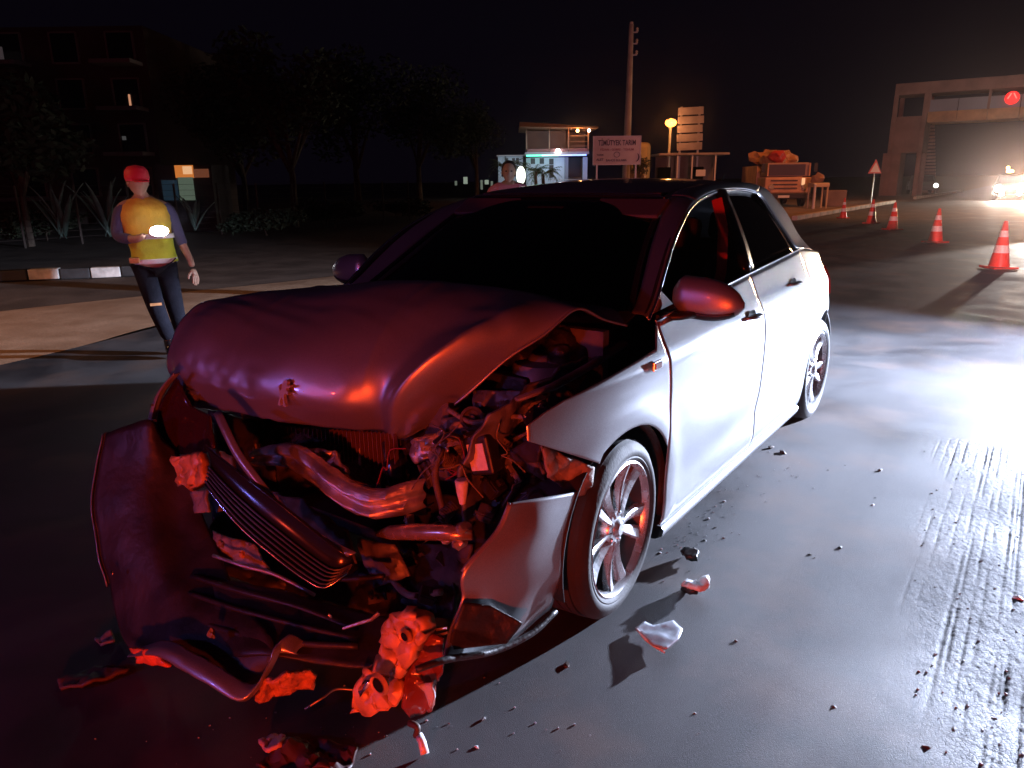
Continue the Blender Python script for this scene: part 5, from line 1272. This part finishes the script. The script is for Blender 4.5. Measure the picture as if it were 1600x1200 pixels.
def stand():
    D = 24; a = at(247, 306, D); c = at(328, 260, D); r = empty('orange_lit_booth', ((a.x+c.x)/2, D, 0), 0, 'small booth with an orange lit opening and a pale poster, behind the officer', 'booth'); W = c.x-a.x; ox = (a.x+c.x)/2
    X = lambda u: at(u, 280, D).x-ox; Z = lambda v: at(290, v, D).z
    b = MB(); b.box((0, .8, Z(258)/2), (W, 1.5, Z(258))); b.build('booth_wall', mat('booth_dark', (.04, .035, .04), .8), r)
    b = MB(); b.box(((X(275)+X(303))/2, .02, Z(268)), (X(303)-X(275), .06, .38)); b.build('lit_opening', emat('orange_window', (1, .30, .06), .55), r)
    b = MB(); b.box(((X(288)+X(302))/2, -.02, Z(266)), (X(302)-X(288), .04, .24)); b.build('bright_panel', emat('orange_bright', (1, .55, .28), .8), r)
    b = MB(); b.box(((X(304)+X(327))/2, .0, Z(271)), (X(327)-X(304), .05, .26)); b.build('side_opening', emat('brown_window', (.8, .25, .12), .16), r)
    b = MB(); b.box(((X(279)+X(302))/2, -.04, Z(295)), (X(302)-X(279), .04, .70)); b.build('poster', emat('poster_pale', (.55, .75, .55), .13), r)
    b = MB(); b.box(((X(253)+X(277))/2, -.04, Z(297)), (X(277)-X(253), .04, .62)); b.build('blue_panel', emat('panel_blue', (.15, .35, .55), .05), r)
stand()
def fence_():
    r = empty('wire_fence', gp(-60, 395), 0, 'dark wire fence with slim posts behind the painted kerb', 'fence'); o = gp(-60, 395)
    for k in range(12):
        p = o.lerp(gp(640, 345), k/11)-o; b = MB(); b.tube([(p.x, p.y, 0), (p.x, p.y, 1.5)], .03, 6); b.build('post', mat('rusty_post', (.07, .05, .04), .8), r)
    b = MB(); e = gp(640, 345)-o
    for z in [.2+.16*k for k in range(9)]: b.tube([(0, 0, z), (e.x, e.y, z)], .004, 4)
    b.build('wire_strand', MATS['rusty_post'], r)
fence_()
PLM = mat('agave_leaf', (.10, .15, .12), .5, var=.3, vscale=4)
def agave(u, v, D, n, L, label, seed):
    rs = random.Random(seed); p = at(u, v, D); r = empty('agave_plant', (p.x, D, 0), 0, label, 'plant', 'spiky plants behind the kerb')
    sh_ = None
    for k in range(n):
        if sh_ is None:
            b = MB(); P = []
            for i in range(7):
                t = i/6; w = .07*math.sin(PI*(.15+.85*t))*(1-t*.3)+.002
                q = Vector((0, L*.55*t, p.z*.4+L*t*(1.15-.35*t)))
                P.append([q+Vector((-w, 0, .02)), q, q+Vector((w, 0, .02))])
            b.grid(P); sh_ = b.build('leaf', PLM, r, smooth='all', solid=.01, off=0); o = sh_
        else: o = sh_.copy(); COL.objects.link(o)
        o.rotation_euler = (rs.uniform(-.1, .25), rs.uniform(-.1, .1), 2*PI*k/n+rs.uniform(-.2, .2)); o.scale = (1, 1, rs.uniform(.8, 1.15))
agave(92, 330, 17, 10, 1.2, 'spiky plant with pale leaf edges left of the officer, nearest the picture edge', 3)
agave(165, 330, 17.5, 10, 1.3, 'spiky plant with pale leaf edges just left of the officer', 4)
agave(300, 320, 19, 8, .9, 'low spiky plant under the pale poster of the booth', 6)
b_ = MB()
lamp('plant_spot', 'SPOT', (at(120, 300, 14).x, 14.6, 3.2), 5, (.8, 1, .9), at(125, 300, 17), .05, spot_size=math.radians(60), spot_blend=.6)  # spot aimed at the spiky plants
tp_ = [(455, 280, 26, (2.2, 2, 2.3), 1.8, 'broad dark tree left of centre, nearest the crashed car roof'), (560, 280, 34, (2.6, 2.2, 2.6), 2.0, 'dark tree behind the windscreen, left of the shop'),
       (655, 280, 40, (2.6, 2.2, 2.6), 2.2, 'rounded dark tree directly left of the low white annex'), (380, 280, 28, (2.0, 2, 2.2), 1.6, 'dark tree right of the orange lit booth'), (30, 280, 19, (1.5, 1.5, 1.6), 1.1, 'dark tree at the left picture edge in front of the block'),
       (745, 280, 52, (2.4, 2, 2.2), 2.4, 'dark tree whose crown hides the left end of the annex')]
for k, (u, v, D, rr, tr, lb) in enumerate(tp_):
    p = at(u, v, D); bush('roadside_tree', (p.x, D, 0), rr, 3600, lb, 'tree', LEAF, .13, tr, 'dark trees along the left side', k+20, 11)
bp_ = [(-40, 20, .5), (60, 21, .45), (410, 22, .4), (520, 25, .5), (620, 30, .5)]
for k, (u, D, h) in enumerate(bp_):
    p = at(u, 300, D); bush('hedge_bush', (p.x, D, 0), (1.3, .6, h), 1200, ['low dark bush at the far left behind the kerb', 'low dark bush under the left tree', 'low dark bush right of the booth', 'low dark bush behind the far mirror', 'low dark bush left of the annex lights'][k], 'bush', LEAF, .08, None, 'low bushes behind the kerb', k+50, 8)

# ================================================================= PEOPLE
SKIN = mat('skin', (.42, .25, .17), .55, var=.12, vscale=9)
def skinned(name, J, E, m, parent, sub=2, root=0):
    me = bpy.data.meshes.new(name); me.from_pydata([j[:3] for j in J], E, []); me.update(); me.materials.append(m)
    o = bpy.data.objects.new(name, me); COL.objects.link(o); o.parent = parent
    md = o.modifiers.new('sk', 'SKIN'); md.use_smooth_shade = True
    for i, j in enumerate(J):
        rr = j[3] if isinstance(j[3], tuple) else (j[3], j[3]); me.skin_vertices[0].data[i].radius = rr
    me.skin_vertices[0].data[root].use_root = True
    s = o.modifiers.new('ss', 'SUBSURF'); s.levels = sub; s.render_levels = sub
    return o
def ring_shell(name, rings, m, parent, n=24, solid=.006):
    P = []
    for (cx, cy, cz, rx, ry) in rings:
        P.append([Vector((cx+rx*math.copysign(abs(math.cos(q))**.8, math.cos(q)), cy+ry*math.copysign(abs(math.sin(q))**.8, math.sin(q)), cz)) for q in [2*PI*k/n for k in range(n+1)]])
    G_ = patch([[tuple(q) for q in r] for r in P], 2, 6)
    for rr_ in G_:
        for q in rr_: q += Vector((q.x-rings[0][0], q.y, 0)).normalized()*(.007*noise.noise(Vector((q.x*14, q.y*14, q.z*22)))+.004*noise.noise(q*40))
    return MB().grid(G_).build(name, m, parent, smooth='all', solid=solid, off=0)
def hand(name, W, dirv, m, parent, side=1, grip=.6):
    """palm at W pointing along dirv with four fingers and a thumb, one continuous skin"""
    d = Vector(dirv).normalized(); s = d.cross(Vector((0, 0, 1))); s = s.normalized() if s.length > .1 else Vector((1, 0, 0)); nrm = s.cross(d).normalized()
    J = [(*W, .026), (*(W+d*.045), (.034, .018))]; E = [(0, 1)]
    for i, (off, L) in enumerate(((-.030, .072), (-.010, .082), (.010, .078), (.029, .062))):
        b0 = W+d*.082+s*off; b1 = b0+d*L*.45*math.cos(grip*.5)-nrm*L*.45*math.sin(grip*.5); b2 = b1+d*L*.5*math.cos(grip*1.3)-nrm*L*.5*math.sin(grip*1.3)
        k = len(J); J += [(*b0, .0105), (*b1, .009), (*b2, .0075)]; E += [(1, k), (k, k+1), (k+1, k+2)]
    t0 = W+d*.035+s*side*.034; t1 = t0+s*side*.028+d*.025-nrm*.008; t2 = t1+d*.03+s*side*.006-nrm*.01; k = len(J)
    J += [(*t0, .013), (*t1, .011), (*t2, .009)]; E += [(1, k), (k, k+1), (k+1, k+2)]
    return skinned(name, J, E, m, parent, 1)
def head(parent, c, m, cap=None, hair=None, turn=0):
    b = bmesh.new(); bmesh.ops.create_uvsphere(b, u_segments=28, v_segments=20, radius=1)
    for v in b.verts:
        x, y, z = v.co; X = x*.076; Y = y*.095; Z = z*.118
        if z < 0: X *= 1-.28*z*z; Y *= 1-.12*z*z
        if y > .3: Y += .020*math.exp(-((x/.16)**2+((z+.12)/.20)**2))*1.2; Y -= .010*math.exp(-(((abs(x)-.38)/.16)**2+((z-.08)/.12)**2)); Y += .006*math.exp(-((x/.3)**2+((z+.50)/.10)**2)); Y += .010*math.exp(-((x/.3)**2+((z+.85)/.18)**2))
        v.co = (X, Y, Z)
    me = bpy.data.meshes.new('head'); b.to_mesh(me); b.free(); me.materials.append(m); me.polygons.foreach_set('use_smooth', [True]*len(me.polygons))
    o = bpy.data.objects.new('head', me); COL.objects.link(o); o.parent = parent; o.location = c; o.rotation_euler = (0, 0, turn)
    for s in (-1, 1):
        q = MB(); q.blob((s*.076, -.005, -.01), (.010, .022, .032), 2, .1); q.build('ear', m, o)
        q = MB(); q.blob((s*.030, .085, .008), (.013, .008, .008), 2, 0); q.build('eye', mat('eye_dark', (.05, .04, .04), .2), o)
    if cap:
        q = MB(); q.lathe([(.084, .0), (.092, .03), (.088, .08), (.06, .115), (0, .128)], (0, 0, 0), 'Z', 26); q.v = [(x, y*1.18-.006, z+.004) for x, y, z in q.v]; q.build('cap', cap, o, smooth='all', solid=.004, off=0)
        P = [[Vector((.075*math.sin(a)*(1+.0*t), .098*math.cos(a)+.065*t*math.cos(a*.7),   .016-.018*t)) for a in [-.95+1.9*k/10 for k in range(11)]] for t in (0, .5, 1)]
        MB().grid(P).build('cap_visor', cap, o, smooth='all', solid=.004)
    if hair:
        q = MB(); q.lathe([(.079, -.055), (.083, .0), (.082, .05), (.066, .095), (.035, .118), (0, .124)], (0, -.008, 0), 'Z', 26); q.v = [(x, (y*1.18-.012) if y < .03 or z > .055 else y*.6, z+.004) for x, y, z in q.v]; q.build('hair', hair, o, smooth='all', solid=.004, off=0)
    return o
def officer():
    p = at(236, 400, 6.35); d = Vector((-p.x, -p.y, 0)).normalized(); th = math.atan2(-d.x, d.y)
    r = empty('person', (p.x, p.y, 0), th, 'person in red cap and lime vest, its upper part tinted for orange light, walking with a lit torch', 'person')
    sh = 1.30
    J = [(-.02, 0, .86, (.13, .10)), (-.005, .0, 1.02, (.12, .09)), (.0, .0, 1.20, (.15, .10)), (.005, 0, sh+.03, (.09, .07)), (.01, .01, 1.39, .05), (.015, .02, 1.46, .055),
         (.175, .0, sh, .052), (.235, .03, 1.06, .043), (.09, .20, 1.045, .032), (.02, .26, 1.085, .025),
         (-.165, .0, sh, .052), (-.235, -.05, 1.05, .042), (-.30, .03, .85, .030), (-.315, .05, .78, .025),
         (.07, .0, .83, .09), (.02, .11, .47, .062), (-.06, -.01, .12, .042), (-.065, .02, .05, .04), (-.06, .15, .035, .032),
         (-.10, 0, .83, .09), (-.13, .03, .46, .062), (-.17, -.16, .14, .042), (-.17, -.15, .06, .04), (-.165, -.01, .035, .032)]
    E = [(0, 1), (1, 2), (2, 3), (3, 4), (4, 5), (3, 6), (6, 7), (7, 8), (8, 9), (3, 10), (10, 11), (11, 12), (12, 13), (0, 14), (14, 15), (15, 16), (16, 17), (17, 18), (0, 19), (19, 20), (20, 21), (21, 22), (22, 23)]
    skinned('body', J, E, SKIN, r)
    TR = mat('navy_trousers', (.010, .010, .015), .95, spec=.08, var=.2, vscale=10, bump=.4); SHI = mat('blue_shirt', (.07, .07, .16), .8)
    Jt = [(-.015, 0, .90, (.155, .115)), (.07, .0, .80, .105), (.02, .115, .47, .078), (-.055, -.005, .15, .062), (-.10, 0, .80, .105), (-.13, .035, .46, .078), (-.165, -.155, .17, .062)]
    skinned('trousers', Jt, [(0, 1), (1, 2), (2, 3), (0, 4), (4, 5), (5, 6)], TR, r)
    for a, b2, c2 in (((-.055, -.01, .22), (-.06, .0, .06), (-.055, .16, .045)), ((-.165, -.165, .24), (-.17, -.16, .08), (-.16, .0, .045))):
        skinned('boot', [(*a, .066), (*b2, .058), (*c2, .044)], [(0, 1), (1, 2)], GLOSSB, r, 1)
    for s in (1, -1):
        Js = [(.05*s, 0, sh-.02, .08), (.178*s, 0, sh, .066), ((.235 if s > 0 else -.235), (.03 if s > 0 else -.05), 1.06, .056)] + ([(.12, .17, 1.045, .045)] if s > 0 else [(-.262, -.01, .955, .05)])
        skinned('sleeve', Js, [(0, 1), (1, 2), (2, 3)], SHI if s > 0 else SHI, r, 1)
    ring_shell('vest_lower', [(-.03, .005, .84, .178, .135), (-.02, .005, .95, .170, .13), (-.005, .005, 1.06, .175, .13)], mat('lime_vest', (.55, .62, .03), .7, var=.1, vscale=9, bump=.4), r)
    ring_shell('vest_upper', [(-.005, .005, 1.065, .176, .132), (.0, .0, 1.18, .190, .135), (.0, .0, 1.29, .178, .12), (.005, 0, 1.345, .13, .09), (.005, 0, 1.375, .07, .06)], mat('vest_orange_lit', (.72, .47, .04), .7, var=.1, vscale=9, bump=.4), r)  # upper vest tinted amber for the orange light falling on it
    RB = mat('reflective_tape', (.75, .74, .76), .25)
    for z, rx, ry in ((.855, .184, .141), (1.06, .182, .138)):
        ring_shell('reflective_band', [(-.02, .005, z-.02, rx, ry), (-.02, .005, z+.02, rx, ry)], RB, r, solid=.004)
    b = MB(); b.box((.015, .185, .50), (.09, .012, .022)); b.build('knee_strap', LAMPW, r)
    b = MB(); b.box((.13, .12, .87), (.08, .04, .05)); b.build('belt_pouch', LAMPW, r, bevel=.01)
    head(r, (.02, .03, 1.505), SKIN, cap=mat('red_cap', (.75, .03, .06), .6), turn=.3)
    hand('hand', Vector((-.315, .05, .775)), (-.12, .12, -1), SKIN, r, 1, .35)
    hand('hand', Vector((.0, .275, 1.095)), (-1, .1, .12), SKIN, r, 1, 1.1)
    M = Matrix.Rotation(th, 3, 'Z'); q = M @ Vector((-.085, .27, 1.115))+Vector((p.x, p.y, 0))
    t = empty('torch', q, th, 'switched-on torch shining white in the hand of the person with the red cap', 'torch')
    b = MB(); b.lathe([(0, -.13), (.017, -.13), (.018, -.02), (.030, .02), (.048, .05), (.048, .075)], (0, 0, 0), 'Y', 20); b.build('barrel', GLOSSB, t, smooth=True)
    b = MB(); b.blob((0, .085, 0), (.070, .020, .042), 3, 0); b.build('lamp_lens', emat('torch_glow', (.92, .93, 1.0), 60), t, smooth=True)
    lamp('torch_light', 'SPOT', q+M @ Vector((0, .12, 0)), 2, (.8, .85, 1), (0, 0, .2), .04, spot_size=math.radians(100), spot_blend=.9)
officer()
def bystander():
    D = 8.7; p = at(795, 268, D); d = Vector((-p.x, -p.y, 0)).normalized(); th = math.atan2(-d.x, d.y)
    r = empty('person', (p.x, p.y, 0), th, 'person in a pink top standing behind the roof of the crashed car', 'person')
    k = (p.z+.10)/1.68
    J = [(0, 0, .92, (.15, .11)), (0, 0, 1.10, (.13, .10)), (0, 0, 1.27, (.17, .11)), (0, 0, 1.40, (.08, .07)), (0, 0, 1.50, .05), (.19, 0, 1.37, .055), (.24, 0, 1.10, .045), (.24, .08, .87, .032), (-.19, 0, 1.37, .055), (-.24, 0, 1.10, .045), (-.24, .08, .87, .032),
         (.09, 0, .88, .09), (.10, .03, .50, .065), (.10, 0, .10, .045), (.10, .12, .035, .035), (-.09, 0, .88, .09), (-.10, .03, .50, .065), (-.10, 0, .10, .045), (-.10, .12, .035, .035)]
    E = [(0, 1), (1, 2), (2, 3), (3, 4), (3, 5), (5, 6), (6, 7), (3, 8), (8, 9), (9, 10), (0, 11), (11, 12), (12, 13), (13, 14), (0, 15), (15, 16), (16, 17), (17, 18)]
    skinned('body', J, E, SKIN, r)
    skinned('pink_top', [(0, 0, .90, (.17, .13)), (0, 0, 1.10, (.16, .12)), (0, 0, 1.27, (.20, .13)), (0, 0, 1.42, (.09, .08)), (.195, 0, 1.37, .075), (.245, 0, 1.15, .065), (-.195, 0, 1.37, .075), (-.245, 0, 1.15, .065)],
            [(0, 1), (1, 2), (2, 3), (3, 4), (4, 5), (3, 6), (6, 7)], mat('pink_cloth', (.62, .22, .30), .8), r)
    skinned('trousers', [(0, 0, .93, (.17, .13)), (.09, 0, .85, .105), (.10, .03, .50, .08), (.10, 0, .12, .065), (-.09, 0, .85, .105), (-.10, .03, .50, .08), (-.10, 0, .12, .065)], [(0, 1), (1, 2), (2, 3), (0, 4), (4, 5), (5, 6)], MATS['navy_trousers'], r)
    for s in (-1, 1): hand('hand', Vector((.24*s, .085, .86)), (0, .1, -1), SKIN, r, 1, .4)
    head(r, (0, .02, 1.575), SKIN, hair=mat('dark_hair', (.02, .015, .012), .6)); r.scale = (k, k, k)
bystander()

# ---- thin night air that scatters the lamps' light
def haze():
    b = MB(); b.box((12, 30, 7.7), (130, 120, 17.6)); o = b.build('haze', None if False else mat('haze_volume', (1, 1, 1))); tag(o, kind='stuff')
    m = MATS['haze_volume']; nt = m.node_tree; N = nt.nodes; L = nt.links; N.remove(N['Principled BSDF'])
    v = N.new('ShaderNodeVolumePrincipled'); v.inputs['Color'].default_value = (.85, .75, .82, 1); v.inputs['Density'].default_value = HAZE; v.inputs['Anisotropy'].default_value = .94
    L.new(v.outputs[0], N['Material Output'].inputs['Volume'])
HAZE = .0011
haze()

# ================================================================= DEBRIS ON THE ROAD
DEB = mat('debris_grey', (.16, .15, .15), .5, var=.4, vscale=30, bump=.4); DEBW = mat('debris_white', (.72, .72, .74), .35); DEBB = mat('debris_black', (.02, .02, .02), .4); DEBR = mat('debris_brown', (.07, .045, .035), .6)
def fragment(poly, h, m, name, label, cat, tilt=0, amp=.010, group=None, seed=0, lift=0, smooth=False):
    P = [gp(u, v, .0) for u, v in poly]; c = sum(P, Vector())/len(P); L = [q-c for q in P]
    c.z = lift; r = crumple([(q.x, q.y, (q.x*RN.x+q.y*RN.y)*tilt+h*.5) for q in L], h, amp, 3, 18, seed, name, m, None, smooth); r.location = c
    return tag(r, label, cat, group)
fragment([(992, 988), (1008, 978), (1020, 986), (1052, 981), (1066, 996), (1060, 1012), (1040, 1028), (1020, 1018)], .006, CLEARP, 'lamp_cover_shard', 'curved clear plastic lamp cover piece, the largest debris on the road beside the front wheel', 'debris', .12, .0022, seed=1, lift=.022, smooth=True)
o_ = [gp(u, v, .0) for u, v in ((996, 990), (1008, 1004), (1022, 1014), (1038, 1026))]
b = MB(); b.tube([q+Vector((0, 0, .016)) for q in o_], [.004, .007, .008, .004], 6); tag(b.build('white_plastic_strip', DEBW), 'bright white strip along the front edge of the clear lamp cover piece', 'debris')
fragment([(1066, 922), (1080, 915), (1092, 922), (1108, 921), (1108, 932), (1092, 936), (1076, 930)], .022, DEBW, 'housing_fragment', 'white chunk with a dark side casting a long shadow, above the clear lamp cover piece', 'debris', .25, .018, seed=2, lift=.018)
fragment([(1064, 922), (1078, 922), (1090, 936), (1076, 934)], .016, DEBB, 'black_fragment', 'black shard touching the left side of the white chunk', 'debris', .1, .008, seed=3, lift=.008)
fragment([(1064, 870), (1076, 866), (1092, 876), (1088, 883), (1072, 880)], .022, DEBB, 'black_fragment', 'dark shard right of the front wheel, farther than the white chunk', 'debris', .15, .014, seed=4, lift=.01)
small = [(1132, 784, 5, DEBW, 'small white chip close to the door sill'), (1107, 811, 6, DEBW, 'white chip between the sill and the front wheel'), (1117, 825, 4, DEBR, 'brown chip right of the front wheel'), (1101, 845, 4, DEBB, 'black crumb right of the front wheel'), (1131, 841, 5, DEB, 'grey chip beyond the dark shard'),
         (1032, 864, 5, DEBW, 'white chip touching the front tyre'), (1312, 857, 8, DEBB, 'dark lump alone in the middle of the road'), (1265, 867, 5, DEBB, 'small dark crumb left of the lone dark lump'), (1272, 872, 4, DEB, 'grey crumb left of the lone dark lump'), (1302, 1106, 11, DEBR, 'dark brown stick-like piece at the lower right of the road'),
         (1364, 790, 6, DEBW, 'white chip on the road between the car and the milled strip'), (1367, 779, 4, DEBB, 'dark crumb just behind the white chip by the milled strip'), (1150, 1002, 6, DEBR, 'reddish chip right of the clear lamp cover piece'), (1085, 1115, 4, DEB, 'grey crumb below the long shadow of the lamp cover'), (1590, 936, 13, DEBW, 'white chunk at the right edge on the milled strip'),
         (1205, 700, 9, DEBR, 'flat dark brown patch of dirt near the rear door'), (1224, 708, 10, DEBR, 'second dirt patch near the rear door'), (1375, 736, 7, DEBR, 'reddish crumb beside the start of the milled strip'), (1450, 1170, 13, DEBR, 'rust-brown stone at the lower right in the grit'), (1490, 1142, 10, DEBR, 'rust-brown stone higher up in the grit'), (1556, 1126, 9, DEBR, 'rust-brown stone nearest the right edge'),
         (756, 1124, 8, DEB, 'pale splinter on the lit edge of the car shadow'), (745, 1168, 6, DEBW, 'thin white splinter at the bottom centre'), (885, 1040, 14, DEBR, 'dull red-brown shard in the shadow of the wheel'), (515, 963, 5, CHROME, 'bright metal nut lying below the hanging grille'), (410, 1082, 6, DEBR, 'brown crumb under the bent lip')]
for k, (u, v, rpx, m, lb) in enumerate(small):
    p = gp(u, v); r = rpx*(p-CP).length/F_PX*.5; b = MB(); b.blob((0, 0, 0), (r*1.2, r*.75, r*.42), 1, .45, k*1.3, 2.0); o = b.build('debris_chip', m); o.location = (p.x, p.y, r*.34 if m is not DEBR or rpx < 10 else r*.2); o.rotation_euler = (0, 0, k*1.7); tag(o, lb, 'debris', 'small debris scattered on the road')
fragment([(405, 1168), (425, 1152), (448, 1160), (442, 1180), (420, 1186)], .012, mat('pink_lit_shard', (.5, .30, .32), .5), 'plastic_shard', 'pale plastic shard at the bottom left of the wreck', 'debris', .2, .012, seed=7, lift=.012)
fragment([(90, 1066), (150, 1048), (205, 1052), (140, 1078), (95, 1080)], .010, DEBR, 'undertray_piece', 'flat dark reddish undertray piece on the road at the lower left', 'debris', .1, .012, seed=8, lift=.006)
fragment([(148, 1000), (176, 992), (180, 1006), (158, 1010)], .010, DEB, 'grey_fragment', 'small grey scrap left of the bumper shell', 'debris', .1, .014, seed=9, lift=.006)
fragment([(400, 1200), (470, 1150), (560, 1180), (540, 1215)], .008, mat('undertray_dark', (.05, .02, .02), .5), 'undertray_sheet', 'dark sheet of undertray at the bottom of the picture', 'debris', .05, .018, seed=10, lift=.008)
b = MB(); pz = [gp(655, 1150, .03), gp(660, 1160, .03), gp(664, 1178, .012)]; b.tube(pz, [.012, .011, .012], 8); ob_ = b.build('white_peg', DEBW, smooth='all'); tag(ob_, 'short white peg standing out below the fallen headlamp', 'debris')
b = MB(); b.tube(cr_interp([gp(640, 1130, .05), gp(652, 1136, .06), gp(650, 1150, .03)], 4), .009, 8); tag(b.build('red_brown_plug', DEBR, smooth='all'), 'red-brown plug right above the white peg', 'debris')
b = MB(); b.tube(cr_interp([gp(476, 1108, .01), gp(505, 1090, .03), gp(525, 1077, .03), gp(556, 1078, .02)], 5), .0035, 6); tag(b.build('thin_metal_wire', ALU, smooth='all'), 'thin shiny wire left of the fallen headlamp', 'debris')
for k, (u, v) in enumerate(((500, 1020), (512, 1030), (530, 1022), (538, 1032))):
    p = gp(u, v); b = MB(); b.blob((0, 0, .012), .010, 1, .4, k); o = b.build('amber_fragment', mat('amber_plastic', (.7, .2, .04), .2)); o.location = (p.x, p.y, 0); tag(o, ['amber lamp crumb leftmost of the cluster behind the fallen headlamp', 'amber lamp crumb second from left in the cluster', 'amber lamp crumb third from left in the cluster', 'amber lamp crumb nearest the fallen headlamp'][k], 'debris', 'amber lamp crumbs')

# tiny plastic and glass crumbs along the sill and under the torn bumper
def crumbs():
    b = MB(); rs = random.Random(77)
    for k in range(150):
        if k % 3: u = rs.gauss(1110, 75); v = 1500-u*.62+rs.gauss(0, 26)
        else: u = rs.gauss(620, 190); v = rs.gauss(1130, 40)
        if u < 60 or (u < 1020 and v < 1010): continue
        p = gp(u, v); r = rs.uniform(.001, .0028)
        b.box((p.x, p.y, r*.5+.001), (r*2.2, r*1.4, r), Matrix.Rotation(rs.uniform(0, PI), 3, 'Z') @ Matrix.Rotation(rs.uniform(0, .6), 3, 'X'), taper=.7)
    tag(b.build('glass_crumbs', mat('crumb_grey', (.34, .34, .36), .3, var=.7, vscale=60)), kind='stuff')
crumbs()
